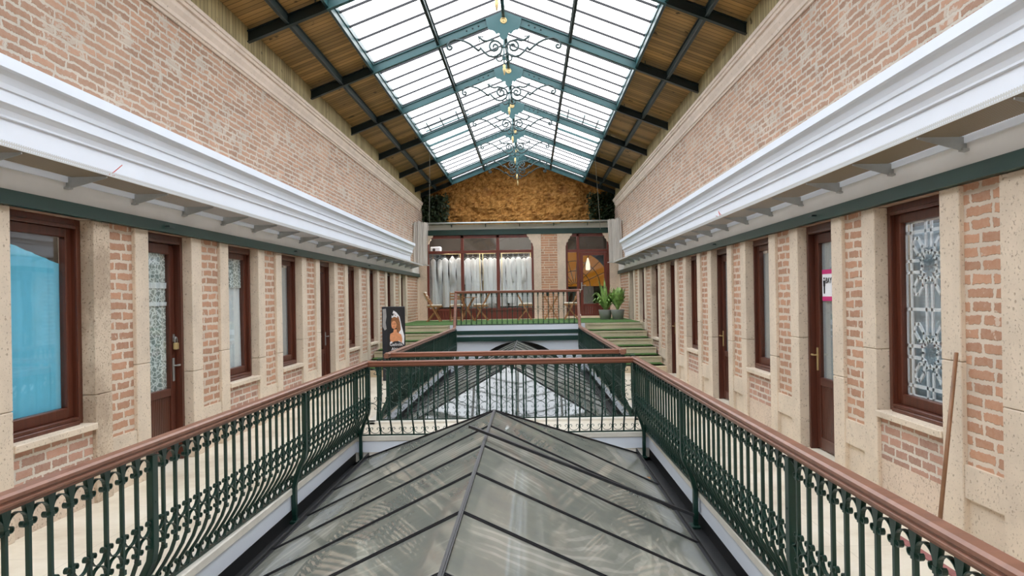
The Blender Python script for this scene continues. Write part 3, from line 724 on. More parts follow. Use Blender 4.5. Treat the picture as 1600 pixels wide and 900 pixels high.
# ================================================================== GABLE with ochre rough render
gw = MB(); nx, nzv = 120, 50
import mathutils
for k in range(nzv + 1):
    for i in range(nx + 1):
        x = XL - .1 + (XR - XL + .2) * i / nx; zt = zb(x) + .2 if abs(x - XC) < 3.2 else 5.2; z = 4.0 + (zt - 4.0) * k / nzv
        p = Vector((x * 2.2, z * 2.6, 0))
        d = mathutils.noise.fractal(p, .9, 2.1, 5) * .14 + abs(mathutils.noise.noise(p * 3.3)) * .10
        gw.v.append((x, 25.55 - d, z))
for k in range(nzv):
    for i in range(nx): o = k * (nx + 1) + i; gw.f.append((o, o + 1, o + nx + 2, o + nx + 1))
struct(gw.build('wall_gable', M['rock']))
gb = MB(); gb.prism([(XL - .1, 3.2), (XR + .1, 3.2), (XR + .1, zb(XR) + .18), (XC, zb(XC) + .18), (XL - .1, zb(XL) + .18)], lambda x, z, e: (x, 25.7 + e * .1, z)); struct(gb.build('wall_gable_back', M['dark_room']))
def leaf_cloud(n, box, size, seed, m, name, parent=None, big=False):
    rr = random.Random(seed); q = MB()
    for _ in range(n):
        c = Vector((rr.uniform(box[0], box[1]), rr.uniform(box[2], box[3]), rr.uniform(box[4], box[5])))
        a = Vector((rr.gauss(0, 1), rr.gauss(0, 1), rr.gauss(-.3, .8))).normalized() * size * rr.uniform(.6, 1.3); n_ = a.orthogonal().normalized() * size * .32
        q.add([c, c + a * .4 + n_, c + a, c + a * .4 - n_], [(0, 1, 2, 3)])
    return q.build(name, m, parent)
for sgn, (xa, xb), lab in ((-1, (XL + .02, XL + .85), 'dark ivy hanging beside the ochre gable above the gown window'), (1, (XR - .85, XR - .02), 'dark ivy hanging beside the ochre gable above the glazed door')):
    q = MB(); rr = random.Random(5 + sgn)
    for _ in range(1500):
        t = rr.random() ** 1.5; x = (xa + t * (xb - xa)) if sgn < 0 else (xb - t * (xb - xa))
        c = Vector((x, rr.uniform(24.75, 25.35), rr.uniform(4.12, 5.15)))
        a = Vector((rr.gauss(0, 1), rr.gauss(0, 1), rr.gauss(-.6, .7))).normalized() * .12 * rr.uniform(.6, 1.3); n_ = a.orthogonal().normalized() * .04
        q.add([c, c + a * .4 + n_, c + a, c + a * .4 - n_], [(0, 1, 2, 3)])
    o = tag(q.build('ivy', M['ivy']), lab, 'ivy', 'ivy beside the gable'); o['kind'] = 'stuff'

# ================================================================== SHOPFRONT at the far end
FR = YF
wf = MB()
def fb(q, x0, x1, z0, z1, d0=0, d1=.3): return q.box(x0, x1, FR + d0, FR + d1, z0, z1)
zH = 3.69
fb(wf, XL - .1, XR + .1, zH, 4.02, .02, .3)
shop = struct(wf.build('wall_shopfront', M['grey_board']))
q = MB(); fb(q, XL, XR, zH, zH + .17, -.05, .05); q.build('lintel_beam', M['green_beam'], shop)
GX = [-3.37, .10, 1.14, 2.56]     # glazing extents
def flare(q, x, dirn):            # carved corbel at the head of a stone jamb
    pts = [(0, zH), (.22, zH), (.20, zH - .07), (.15, zH - .09), (.14, zH - .15), (.09, zH - .19), (.08, zH - .26), (.03, zH - .30), (.02, zH - .38), (0, zH - .40)]
    q.prism([(x + dirn * a, b) for a, b in pts], lambda a, b, e: (a, FR - .04 + e * .14, b))
for xa, xb, fl_ in ((XL, GX[0], (0, 1)), (.10, .345, (1, 0)), (.87, 1.14, (0, 1)), (2.56, XR, (1, 0))):
    q = MB(); fb(q, xa, xb, TZ, zH, -.04, .3)
    if fl_[1]: flare(q, xb - .001, 1)
    if fl_[0]: flare(q, xa + .001, -1)
    q.build('stone_jamb', M['stone_rough'], shop)
q = MB(); fb(q, .345, .87, TZ, zH, -.01, .3); q.build('brick_pier', M['brick_far'], shop)
# gutter canopy
gc = empty('gutter_canopy', (XC, FR - .2, 4.0)); tag(gc, 'pale corrugated gutter strip running below the ochre gable wall', 'gutter')
q = MB(); q.prism([(-.34, 4.02), (-.36, 4.05), (-.34, 4.08), (.3, 4.12), (.3, 4.09), (-.30, 4.04)], lambda d, z, e: ((XL + .25, XR - .25)[e], FR + d, z)); local(gc, q).build('gutter_strip', M['steel'], gc)
for x in (-2.55, -1.45, -.35, .75, 1.85):
    q = MB(); q.prism([(.02, 4.05), (-.3, 4.03), (.02, 3.93)], lambda d, z, e: (x + e * .02, FR + d, z)); local(gc, q).build('bracket', M['iron'], gc)
q = MB(); q.box(XL + .25, XR - .25, FR - .02, FR + .02, 3.87, 4.03); local(gc, q).build('fascia_board', M['grey_board'], gc)
# big gown window
def fbox(q, x0, x1, z0, z1, y0, y1): return q.box(x0, x1, y0, y1, z0, z1)
w = MB(); zS = 1.29
for x in (GX[0], GX[1] - .07): fbox(w, x, x + .07, TZ, zH, FR + .02, FR + .12)
for x in (-2.27, -1.11): fbox(w, x, x + .10, zS, zH, FR + .02, FR + .12)
fbox(w, GX[0] + .07, GX[1] - .07, zH - .10, zH, FR + .02, FR + .12); fbox(w, GX[0] + .07, GX[1] - .07, 3.10, 3.19, FR + .01, FR + .13); fbox(w, GX[0] + .07, GX[1] - .07, zS - .06, zS + .02, FR + .01, FR + .13)
win = struct(w.build('window_%d' % (wcount + 1), M['wood_far'], bevel=.006))
q = MB(); x = GX[0] + .07
while x < GX[1] - .08: fbox(q, x + .004, min(x + .075, GX[1] - .07), TZ, zS - .06, FR + .04, FR + .09); x += .08
fbox(q, GX[0] + .05, GX[1] - .05, TZ, zS - .05, FR + .07, FR + .11); q.build('boarded_apron', M['wood_far'], win)
for xa, xb in ((GX[0] + .07, -2.27), (-2.17, -1.11), (-1.01, GX[1] - .07)):
    q = MB(); fbox(q, xa, xb, zS + .02, 3.10, FR + .068, FR + .072); fbox(q, xa, xb, 3.19, zH - .1, FR + .068, FR + .072); q.build('pane', M['glass'], win)
# glazed door unit
w = MB()
for x in (GX[2], GX[3] - .07): fbox(w, x, x + .07, TZ, zH, FR + .02, FR + .12)
fbox(w, 1.50, 1.59, TZ, zH, FR + .02, FR + .12); fbox(w, GX[2] + .07, GX[3] - .07, zH - .10, zH, FR + .02, FR + .12); fbox(w, GX[2] + .07, GX[3] - .07, 3.08, 3.17, FR + .01, FR + .13)
fbox(w, GX[2] + .07, 1.50, TZ, 1.45, FR + .03, FR + .1)
dr = struct(w.build('door_%d' % (dcount + 1), M['wood_far'], bevel=.006))
q = MB(); fbox(q, 1.60, 1.70, TZ + .02, 3.07, FR - .0, FR + .06); fbox(q, 2.38, 2.48, TZ + .02, 3.07, FR, FR + .06); fbox(q, 1.70, 2.38, 2.97, 3.07, FR, FR + .06); fbox(q, 1.70, 2.38, TZ + .02, TZ + .12, FR, FR + .06); fbox(q, 1.70, 2.38, 1.32, 1.40, FR, FR + .06)
x = 1.70
while x < 2.37: fbox(q, x + .004, x + .066, TZ + .12, 1.32, FR + .01, FR + .05); x += .0708
q.build('door_leaf', M['wood_far'], dr, bevel=.004)
q = MB(); fbox(q, 1.70, 2.38, 1.40, 2.97, FR + .03, FR + .034); fbox(q, GX[2] + .07, 1.50, 1.45, 3.08, FR + .068, FR + .072); fbox(q, GX[2] + .07, 1.50, 3.17, zH - .1, FR + .068, FR + .072); fbox(q, 1.59, GX[3] - .07, 3.17, zH - .1, FR + .068, FR + .072); q.build('pane', M['glass'], dr)
q = MB(); fbox(q, 1.625, 1.665, 1.85, 2.1, FR - .015, FR); fbox(q, 1.64, 1.78, 1.985, 2.01, FR - .06, FR - .04); fbox(q, 1.64, 1.66, 1.985, 2.01, FR - .06, FR - .01); q.build('door_handle', M['steel'], dr, bevel=.004)
struct(MB().box(GX[2], GX[3], FR - .12, FR + .12, TZ, TZ + .06).build('trim_8', M['riser']))
# shop room behind
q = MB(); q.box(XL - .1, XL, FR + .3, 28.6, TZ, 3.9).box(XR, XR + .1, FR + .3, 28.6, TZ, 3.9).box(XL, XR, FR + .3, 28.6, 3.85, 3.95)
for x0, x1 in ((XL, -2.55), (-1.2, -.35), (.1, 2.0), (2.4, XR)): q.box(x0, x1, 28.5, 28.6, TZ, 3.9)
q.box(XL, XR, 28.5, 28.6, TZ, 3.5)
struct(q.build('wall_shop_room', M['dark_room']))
for lx in (-2.7, -1.5, -.4, 1.3):  # unseen fill lamps added inside the shop to brighten the gowns
    f_ = empty('added_fill_light', (lx, 24.35, 3.83)); tag(f_, 'added unseen fill spotlight inside the shop %s' % {-2.7: 'over the gowns beside the projector', -1.5: 'over the gowns of the middle pane', -.4: 'over the gowns beside the brick pier', 1.3: 'just behind the glazed door'}[lx], 'fixture', 'added shop fill lights')
    MB().lathe([(.001, 0), (.05, 0), (.06, -.08), (.045, -.09), (.001, -.085)], (0, 0, 0), 12).build('housing', M['white'], f_, smooth=True)
    ld = bpy.data.lights.new('shop_fill_light', 'POINT'); ld.energy = 38 if lx < 1 else 12; ld.color = (1, .95, .88); ld.shadow_soft_size = .05; lo = bpy.data.objects.new('shop_fill_light', ld); COL.objects.link(lo); lo.location = (0, -.05, -.2); lo.parent = f_
# amber stained glass arch inside the door
sg_ = empty('stained_glass_arch', (1.55, 26.2, 2.0)); tag(sg_, 'amber stained glass arch with dark leading seen through the glazed door', 'stained glass')
pts = [(1.25 * math.cos(PI * i / 24), 1.25 * math.sin(PI * i / 24)) for i in range(25)]
MB().prism(pts, lambda x, z, e: (x, e * .02, z)).build('amber_glass', M['amber'], sg_)
q = MB()
for r_ in (.55, .9, 1.25):
    q.tube([(r_ * math.cos(PI * i / 20), -.01, r_ * math.sin(PI * i / 20)) for i in range(21)], .014, 5, side=(0, 1, 0))
for k in range(1, 9): a = PI * k / 9; q.bar((.1 * math.cos(a), -.01, .1 * math.sin(a)), (1.25 * math.cos(a + .08), -.01, 1.25 * math.sin(a + .08)), .02, .02)
q.build('leading', M['ink'], sg_)
ln = empty('pendant_lantern', (1.95, 25.2, 2.75)); tag(ln, 'small glowing pendant lantern hanging behind the glazed door', 'lantern')
MB().lathe([(.04, -.22), (.08, -.2), (.07, 0), (.045, .1), (.02, .2)], (0, 0, 0), 8).build('lamp_shade', M['lamp'], ln)
MB().tube([(0, 0, .2), (0, 0, 1.1)], .006, 5, side=(1, 0, 0)).build('cord', M['ink'], ln)
bxo = empty('projector', (-3.12, FR + .42, 3.15)); tag(bxo, 'white box projector on a shelf in the corner of the gown window', 'projector')
MB().box(-.17, .17, -.12, .12, .0, .2).build('housing', M['white'], bxo, bevel=.02)
MB().lathe([(.001, -.02), (.045, -.02), (.05, 0)], (-.05, -.12, .1), 12, 'y').build('lens', M['ink'], bxo)
MB().box(-.25, .25, -.16, .16, -.03, 0).build('shelf', M['wood_far'], bxo)

# gowns on rails
def gown(kind, seed):
    rr = random.Random(seed); q = MB(); n = 28
    prof = {0: [(1.68, .04, .03), (1.62, .10, .05), (1.57, .19, .06), (1.45, .20, .08), (1.2, .17, .09), (1.05, .16, .09), (.7, .20, .13), (.35, .25, .16), (.0, .29, .18)],
            1: [(1.62, .04, .03), (1.58, .12, .05), (1.54, .17, .06), (1.35, .155, .07), (1.1, .13, .07), (.8, .15, .09), (.4, .17, .11), (.0, .19, .12)],
            2: [(1.60, .03, .03), (1.56, .10, .05), (1.5, .14, .06), (1.2, .12, .07), (.9, .12, .07), (.5, .16, .1), (.1, .2, .12)]}[kind]
    ph = rr.uniform(0, 6); fo = rr.choice((5, 7, 9)); sway = rr.uniform(-.05, .05)
    for k, (z, a, b) in enumerate(prof):
        fa_ = min(1, max(0, (1.3 - z))) * .22
        for j in range(n):
            t = 2 * PI * j / n; f = 1 + fa_ * math.sin(fo * t + ph) + .05 * math.sin(3 * t + z * 4)
            q.v.append((a * .64 * f * math.cos(t) + sway * (1.6 - z), b * f * math.sin(t), z))
    for k in range(len(prof) - 1):
        for j in range(n): q.f.append((k * n + j, k * n + (j + 1) % n, (k + 1) * n + (j + 1) % n, (k + 1) * n + j))
    me = q.mesh('gown', M['gown'], True); o = link('bridal_gown', me)
    if kind < 2:
        for sg in (-1, 1):
            w_ = {0: .2, 1: .17}[kind]
            qq = MB(); L_ = rr.uniform(.5, .75)
            pts = [(sg * (w_ - .03), -.02, 1.53), (sg * (w_ + .01), -.03, 1.42), (sg * (w_ + .02 + rr.uniform(0, .03)), -.04, 1.42 - L_ * .5), (sg * (w_ + .0), -.05, 1.42 - L_)]
            m_ = len(pts)
            for (p, r) in zip(pts, (.04, .055, .05, .045)):
                for j in range(8): qq.v.append((p[0] + r * math.cos(2 * PI * j / 8), p[1] + r * .7 * math.sin(2 * PI * j / 8), p[2]))
            for k in range(m_ - 1):
                for j in range(8): qq.f.append((k * 8 + j, k * 8 + (j + 1) % 8, (k + 1) * 8 + (j + 1) % 8, (k + 1) * 8 + j))
            qq.f.append(tuple(range(24, 32)))
            link('sleeve', qq.mesh('sleeve', M['gown'], True), o)
    h = MB().tube([(0, 0, 1.64), (0, 0, 1.74), (.02, 0, 1.77), (.03, 0, 1.745)], .005, 5, side=(0, 1, 0)); h.bar((-.12, 0, 1.6), (0, 0, 1.66), .01, .012).bar((.12, 0, 1.6), (0, 0, 1.66), .01, .012)
    link('hanger', h.mesh('hanger', M['steel']), o)
    return o
protos = [gown(k, 11 + k * 3 + j) for k in range(3) for j in range(2)]
gspots = [(-3.21, 2), (-3.02, 2), (-2.82, 1), (-2.60, 0), (-2.37, 1), (-2.08, 1), (-1.90, 2), (-1.74, 1), (-1.50, 2), (-1.34, 1), (-1.19, 2), (-.93, 1), (-.75, 2), (-.58, 1), (-.40, 1), (-.22, 2), (-.05, 1)]
adj = {0: 'full-skirted', 1: 'long-sleeved', 2: 'slim sleeveless'}
used = set()
bay_n = [0, 0, 0]
order = ['first', 'second', 'third', 'fourth', 'fifth', 'sixth', 'seventh', 'eighth']
for k, (x, kd) in enumerate(gspots):
    bay = 0 if x < -2.2 else 1 if x < -1.1 else 2
    p = protos[kd * 2 + (k % 2)]
    o = p if p.name not in used else copy_tree(p)
    used.add(p.name)
    o.location = (x, FR + .36 + (.2 if k % 2 else 0), 1.36 if kd else 1.36); o.rotation_euler = (0, 0, R.uniform(-.5, .5))
    tag(o, 'white %s bridal gown, %s from the left behind %s' % (adj[kd], order[bay_n[bay]], ('the pane beside the projector', 'the middle pane', 'the pane beside the brick pier')[bay]), 'gown', 'white bridal gowns in the shop window'); bay_n[bay] += 1
for p in protos:
    if p.name not in used:
        for ch in list(p.children): bpy.data.objects.remove(ch)
        bpy.data.objects.remove(p)
for xa, xb, lab in ((-3.25, -2.3, 'brass clothes rail behind the pane beside the projector'), (-2.12, -1.16, 'brass clothes rail with two uprights behind the middle pane'), (-.98, .02, 'brass clothes rail behind the pane beside the brick pier')):
    q = empty('clothes_rail', ((xa + xb) / 2, FR + .46, TZ)); tag(q, lab, 'clothes rail', 'brass clothes rails')
    w_ = (xb - xa) / 2
    MB().tube([(-w_, 0, 2.16), (w_, 0, 2.16)], .012, 6).build('rail', M['gold'], q, smooth=True)
    for sx in (-w_ + .02, w_ - .02) if xa != -2.12 else (-.04, .06):
        MB().tube([(sx, 0, 0), (sx, 0, 2.16)], .012, 6, side=(1, 0, 0)).build('upright', M['gold'], q, smooth=True)

# reed screens in the two far corners
for sgn in (-1, 1):
    X0 = XL if sgn < 0 else XR
    q = MB(); rr = random.Random(3 + sgn)
    n = 22
    for k in range(n):
        t = k / (n - 1); x = X0 - sgn * (.03 + .34 * t); y = 22.75 + .5 * t + rr.uniform(-.02, .02)
        q.tube([(x, y, 2.72 + rr.uniform(-.03, .03)), (x + rr.uniform(-.01, .01), y, 3.4), (x - sgn * .03, y, 4.02 + rr.uniform(-.02, .04))], rr.uniform(.012, .02), 5, side=(1, 0, 0))
    ro = empty('reed_screen', (X0 - sgn * .2, 23, 2.7)); tag(ro, 'bundle of grey upright reeds in the corner above the %s' % ('leftmost terrace chair' if sgn < 0 else 'potted plants'), 'reed screen', 'grey reed screens in the far corners')
    local(ro, q).build('reeds', M['reed'], ro)
    q = MB(); q.bar((X0 - sgn * .02, 22.72, 2.70), (X0 - sgn * .42, 23.3, 2.70), .02, .03).bar((X0 - sgn * .02, 22.72, 3.95), (X0 - sgn * .42, 23.3, 3.95), .02, .02); local(ro, q).build('batten', M['steel'], ro)
    c = MB().tube([(XC + 2.2, 20.3, zb(XC + 2.2) + .05), (XC + sgn * 2.6, 23.3, 3.75)] if sgn > 0 else [(XC - 2.2, 19.3, zb(XC + 2.2) + .05), (XC - 2.75, 23.0, 3.75)], .006, 5)
    tag(c.build('hanging_cable', M['steel']), 'thin pale cable hanging from the roof to the shopfront beside the %s reed screen' % ('gown window' if sgn < 0 else 'glazed door'), 'cable')

# ================================================================== terrace furniture
def make_chair():
    r = empty('folding_chair')                    # faces +x, origin on the floor under the seat
    th = .022
    for y in (-.19, .19):
        q = MB(); q.bar((.20, y, 0), (-.26, y, .86), th, .035, side=(0, 1, 0)); q.build('back_leg', M['wood_chair'], r)   # long leg rising to the backrest
        q = MB(); q.bar((-.20, y * .86, 0), (.17, y * .86, .45), th, .035, side=(0, 1, 0)); q.build('front_leg', M['wood_chair'], r)
    q = MB()
    for k in range(6): x = -.18 + k * .072; q.box(x, x + .055, -.2, .2, .445, .462)
    q.box(-.19, .24, -.2, -.18, .425, .445).box(-.19, .24, .18, .2, .425, .445); q.build('seat', M['wood_chair'], r)
    q = MB()
    for z in (.66, .74, .82): x = -.26 + (.86 - z) * .535 + .02; q.box(x - .008, x + .008, -.18, .18, z - .02, z + .025)
    q.box(.12, .14, -.18, .18, .1, .13).box(-.16, -.14, -.16, .16, .06, .09); q.build('backrest', M['wood_chair'], r)
    q = MB(); q.box(-.18, .23, -.19, .19, .463, .51); q.build('seat_cushion', M['cream'], r, bevel=.02)
    return r
def make_back_cushion(r):
    q = MB(); q.add([(-.205, -.17, .62), (-.155, -.17, .62), (-.155, .17, .62), (-.205, .17, .62), (-.305, -.17, .88), (-.235, -.17, .90), (-.235, .17, .90), (-.305, .17, .88)],
        [(0, 3, 2, 1), (4, 5, 6, 7), (0, 1, 5, 4), (1, 2, 6, 5), (2, 3, 7, 6), (3, 0, 4, 7)]); q.build('back_cushion', M['cream'], r, bevel=.015)
c0 = make_chair(); backs = []
cspec = [(-2.90, 22.0, 0, 'wooden folding chair with cream cushions in the corner by the left stone jamb'), (-2.22, 21.9, PI / 2 + .15, 'wooden folding chair turned with its back to the railing, beside the round table'),
         (-1.50, 22.3, PI, 'wooden folding chair facing the round table in front of the middle gowns'), (-.20, 22.3, 0, 'wooden folding chair between the gowns and the brick pier, facing the slim table'),
         (1.20, 22.3, PI, 'wooden folding chair in front of the glazed door, facing the slim table')]
for k, (x, y, rz, lab) in enumerate(cspec):
    c = c0 if k == 0 else copy_tree(c0)
    c.location = (x, y, TZ + .012); c.rotation_euler = (0, 0, rz); tag(c, lab, 'chair', 'folding chairs on the terrace')
    if k in (0, 4): backs.append(c)
for c in backs: make_back_cushion(c)
def make_table(x, y, lab, rnd):
    r = empty('folding_table', (x, y, TZ + .012)); tag(r, lab, 'table', 'small folding tables on the terrace')
    if rnd: MB().lathe([(.001, .69), (.30, .69), (.31, .70), (.30, .715), (.001, .715)], (0, 0, 0), 20).build('table_top', M['wood_chair'], r)
    else:
        q = MB()
        for k in range(6): q.box(-.24 + k * .08, -.168 + k * .08, -.24, .24, .69, .71)
        q.build('table_top', M['wood_chair'], r)
    for yy in (-.2, .2):
        MB().bar((-.2, yy, 0), (.2, yy, .69), .022, .035, side=(0, 1, 0)).build('leg', M['wood_chair'], r)
        MB().bar((.2, yy * .85, 0), (-.2, yy * .85, .69), .022, .035, side=(0, 1, 0)).build('leg', M['wood_chair'], r)
make_table(-1.98, 22.9, 'small round wooden folding table behind the chair with its back to the railing', True)
make_table(.60, 22.5, 'slim square wooden folding table standing before the brick pier', False)
q = empty('candle_jar', (.50, 22.4, TZ + .722)); tag(q, 'small dark candle jar on the slim square folding table', 'candle jar')
MB().lathe([(.001, 0), (.04, 0), (.045, .09), (.038, .12), (.03, .12)], (0, 0, 0), 12).build('jar', M['ink'], q, smooth=True)
def plant(x, y, lab, seed, tall):
    r = empty('potted_plant', (x, y, TZ + .012)); tag(r, lab, 'plant', 'potted plants on the terrace'); rr = random.Random(seed)
    MB().lathe([(.001, 0), (.15, 0), (.195, .26), (.2, .28), (.175, .28), (.15, .24), (.001, .24)], (0, 0, 0), 16).build('pot', M['pot'], r, smooth=True)
    q = MB()
    for k in range(60 if tall else 60):
        a = rr.uniform(0, 2 * PI); ln_ = rr.uniform(.4, 1.15 if tall else .8); out = rr.uniform(.14, .5 if tall else .30); w_ = rr.uniform(.03, .05) if tall else rr.uniform(.06, .09)
        base = Vector((0, 0, .24)); d = Vector((math.cos(a), math.sin(a), 0)); sd = Vector((-d.y, d.x, 0)); pts = []
        for i in range(6):
            t = i / 5; p = base + d * out * t + Vector((0, 0, ln_ * (t - (.6 if tall else .4) * t * t * t * (1 if out > .26 else .25)))); wd = w_ * math.sin(PI * min(1, .12 + t * .88)) if tall else w_ * (0.15 if t < .5 else math.sin(PI * (t - .45) / .55))
            pts.append((p - sd * wd, p + d * .005, p + sd * wd))
        for i in range(5):
            (a1, b1, c1), (a2, b2, c2) = pts[i], pts[i + 1]; q.add([a1, b1, a2, b2, c1, c2], [(0, 1, 3, 2), (1, 4, 5, 3)])
    q.build('leaves', M['leaf'], r, smooth=True)
plant(2.16, 21.6, 'potted plant with long arching leaves in a grey pot beside the glazed door', 4, True)
plant(2.50, 21.4, 'bushy broad-leaved potted plant in a grey pot against the side wall', 8, False)
# bridal poster board on the floor
ps = empty('poster_board', (-2.80, 15.0, 0), .18); tag(ps, 'tall navy advertising board with a printed bride and white lettering', 'advertising board')
MB().box(-.23, .23, 0, .22, 0, 1.50).build('board', M['sign_dark'], ps, bevel=.01)
q = MB(); q.prism([(-.20, -1), (0, 0)], lambda a, b, e: (0, 0, 0)) if False else None
def flat(name, poly, m, k): MB().prism(poly, lambda x, z, e: (x, -.001 - .0012 * k - e * .001, z)).build(name, m, ps)
def ell(cx, cz, rx, rz, n=20, a0=0): return [(cx + rx * math.cos(a0 + 2 * PI * i / n), cz + rz * math.sin(a0 + 2 * PI * i / n)) for i in range(n)]
flat('print_background', [(-.13, .35), (.22, .35), (.22, 1.49), (-.13, 1.49)], M['ink'], 0)
flat('print_veil', [(.06, 1.38), (.12, 1.30), (.16, 1.1), (.21, .9), (.20, .70), (.12, .66), (.10, 1.0), (.02, 1.36), (-.02, 1.36), (.0, 1.42)], M['paper'], 1)
flat('print_hair', [(-.05, 1.20), (-.03, 1.30), (.04, 1.335), (.10, 1.29), (.13, 1.18), (.14, 1.03), (.09, .96), (.06, 1.06), (-.04, 1.06)], M['hair'], 2)
flat('print_shoulders', [(-.08, .86), (-.07, .95), (-.01, .98), (.0, 1.04), (.06, 1.04), (.07, .98), (.15, .93), (.17, .84), (.15, .72), (-.06, .72)], M['skin'], 3)
flat('print_face', ell(.005, 1.13, .052, .082), M['skin'], 4)
flat('print_crown', [(-.04, 1.27), (-.035, 1.33), (-.015, 1.30), (.01, 1.36), (.03, 1.31), (.07, 1.34), (.075, 1.27), (.02, 1.295)], M['paper'], 5)
flat('print_dress', [(-.08, .78), (-.05, .80), (.0, .76), (.04, .77), (.10, .81), (.16, .76), (.19, .56), (.17, .44), (-.08, .46)], M['paper'], 5)
for ex in (-.018, .022): flat('print_eye', ell(ex, 1.145, .010, .005, 8), M['ink'], 6)
flat('print_brow', [(-.032, 1.163), (-.01, 1.168), (-.01, 1.163), (-.032, 1.158)], M['hair'], 6); flat('print_brow', [(.012, 1.168), (.036, 1.163), (.036, 1.158), (.012, 1.163)], M['hair'], 6)
flat('print_lips', ell(0, 1.088, .017, .006, 10), M['wire_red'], 6)
flat('print_arc', [(-.13, .35), (.22, .35), (.22, .69), (.17, .76), (.08, .80), (.0, .795), (-.08, .74), (-.13, .65)], M['ink'], 6)
flat('print_flowers', [(-.22, 1.10), (-.21, 1.35), (-.22, 1.45), (-.15, 1.46), (-.14, 1.3), (-.16, 1.18), (-.14, 1.05), (-.18, 1.02)], M['pot'], 1)
text('Gelinlik', .085, ps, (.045, -.012, .73), (PI / 2, 0, 0), M['paper'], ext=.002); text('Abiye', .085, ps, (.045, -.012, .64), (PI / 2, 0, 0), M['paper'], ext=.002)
# broomstick leaning on the near right pilaster
bp = empty('broomstick', (2.50, 4.62, 0)); tag(bp, 'bare wooden broomstick leaning against the stone pilaster beside the lattice window', 'broomstick')
MB().tube([(.01, 0, .03), (.30, .26, 1.235)], .014, 8).build('stick', M['broom'], bp, smooth=True)
MB().tube([(.0, 0, .0), (.02, .01, .10)], .022, 8).build('socket', M['redmat'], bp, smooth=True)
tag(MB().box(2.39, 2.45, 3.4, 4.95, .001, .012).build('floor_strip', M['redmat'], bevel=.004), 'worn reddish strip lying on the floor near the broomstick', 'strip')
for s, yy, n, lab in ((-1, 6.15, 2, 'loose red wire ends sticking out of the white cornice near the lace door'), (1, 10.3, 3, 'coil of loose red wire on the cornice between the grey window and far doors')):
    X0 = XL if s < 0 else XR
    q = MB(); x = X0 - s * .045
    if s < 0: q.tube([(x, yy, 2.69), (x + .06, yy + .1, 2.76), (x + .08, yy + .2, 2.84)], .004, 4).tube([(x, yy + .02, 2.69), (x + .05, yy + .16, 2.75)], .004, 4)
    else: q.tube([(x, yy, 2.76), (x - .06, yy + .12, 2.72), (x - .08, yy + .3, 2.8), (x - .05, yy + .5, 2.86), (x - .07, yy + .3, 2.74), (x - .06, yy + .6, 2.80)], .005, 4)
    tag(q.build('loose_wire', M['wire_red']), lab, 'wire')

# ================================================================== LOW GLASS ROOFS in the two voids
def low_roof(ya, yb, ha, hb, zr, lab, sp, far_hip=True):
    """ridge from ya+ha to yb-hb; eaves z ze at the void edges"""
    r = empty('glass_ridge_roof', (-.37, (ya + yb) / 2, -.25)); tag(r, lab, 'glass roof', 'low glass roofs in the voids')
    ze = -.20; xl, xr, xc = VL + .17, VR - .17, -.375
    A, B = (xc, ya + ha, zr), (xc, yb - hb, zr)
    c = {'nl': (xl, ya, ze), 'nr': (xr, ya, ze), 'fl': (xl, yb, ze), 'fr': (xr, yb, ze)}
    def quad(name, vs, m='dusty'):
        q = MB(); q.add(vs, [tuple(range(len(vs)))]); local(r, q).build(name, M[m], r)
    def bar(p0, p1, w=.019, h=.010, name='glazing_bar'):
        p0, p1 = Vector(p0) + Vector((0, 0, .006)), Vector(p1) + Vector((0, 0, .006)); q = MB(); q.bar(p0, p1, w, h); q.bar(p0 + Vector((0, 0, .007)), p1 + Vector((0, 0, .007)), w * .4, .006); local(r, q).build(name, M['lead'], r)
    n = max(1, round((B[1] - A[1]) / sp)); ys = [A[1] + (B[1] - A[1]) * i / n for i in range(n + 1)]
    for xe in (xl, xr):
        for y0, y1 in zip(ys[:-1], ys[1:]): quad('glass_pane', [(xc, y0, zr), (xc, y1, zr), (xe, y1, ze), (xe, y0, ze)])
        for i, y in enumerate(ys): bar((xc, y, zr), (xe, y, ze))
        if ha > .1: quad('glass_pane', [A, (xe, A[1], ze), (xe, ya, ze)])
        if hb > .1: quad('glass_pane', [B, (xe, B[1], ze), (xe, yb, ze)])
        bar((xe, ya, ze - .01), (xe, yb, ze - .01), .06, .03, 'eaves_bar')
    if ha > .1:
        m0 = (xc, ya, ze)
        for f0, f1 in ((0, .33), (.33, .67), (.67, 1)):
            L_ = Vector(c['nl']).lerp(Vector(c['nr']), f0); Q_ = Vector(c['nl']).lerp(Vector(c['nr']), f1)
            quad('glass_pane', [L_, Q_, A], 'clean' if ya > 5 else 'dusty')
        bar(A, c['nl'], name='hip_bar'); bar(A, c['nr'], name='hip_bar')
    if hb > .1:
        quad('glass_pane', [c['fl'], c['fr'], B]); bar(B, c['fl'], .02, .02, name='hip_bar'); bar(B, c['fr'], .02, .02, name='hip_bar')
    bar(A, B, .024, .012, 'ridge_bar'); return r
g1 = low_roof(.6, 8.62, 1.5, 1.45, .55, 'large dusty glass ridge roof filling the near void between the railings', .88)
g2 = low_roof(10.05, 19.05, 1.95, .25, .55, 'far glass ridge roof with bright sky reflections beyond the crossing bridge', .85)
q = MB(); q.bar((-.50, 5.74, .655), (1.2, 5.58, -.015), .035, .02)
tag(q.build('loose_metal_strip', M['lead']), 'loose dark metal strip lying aslant over the ridge of the near glass roof', 'metal strip')
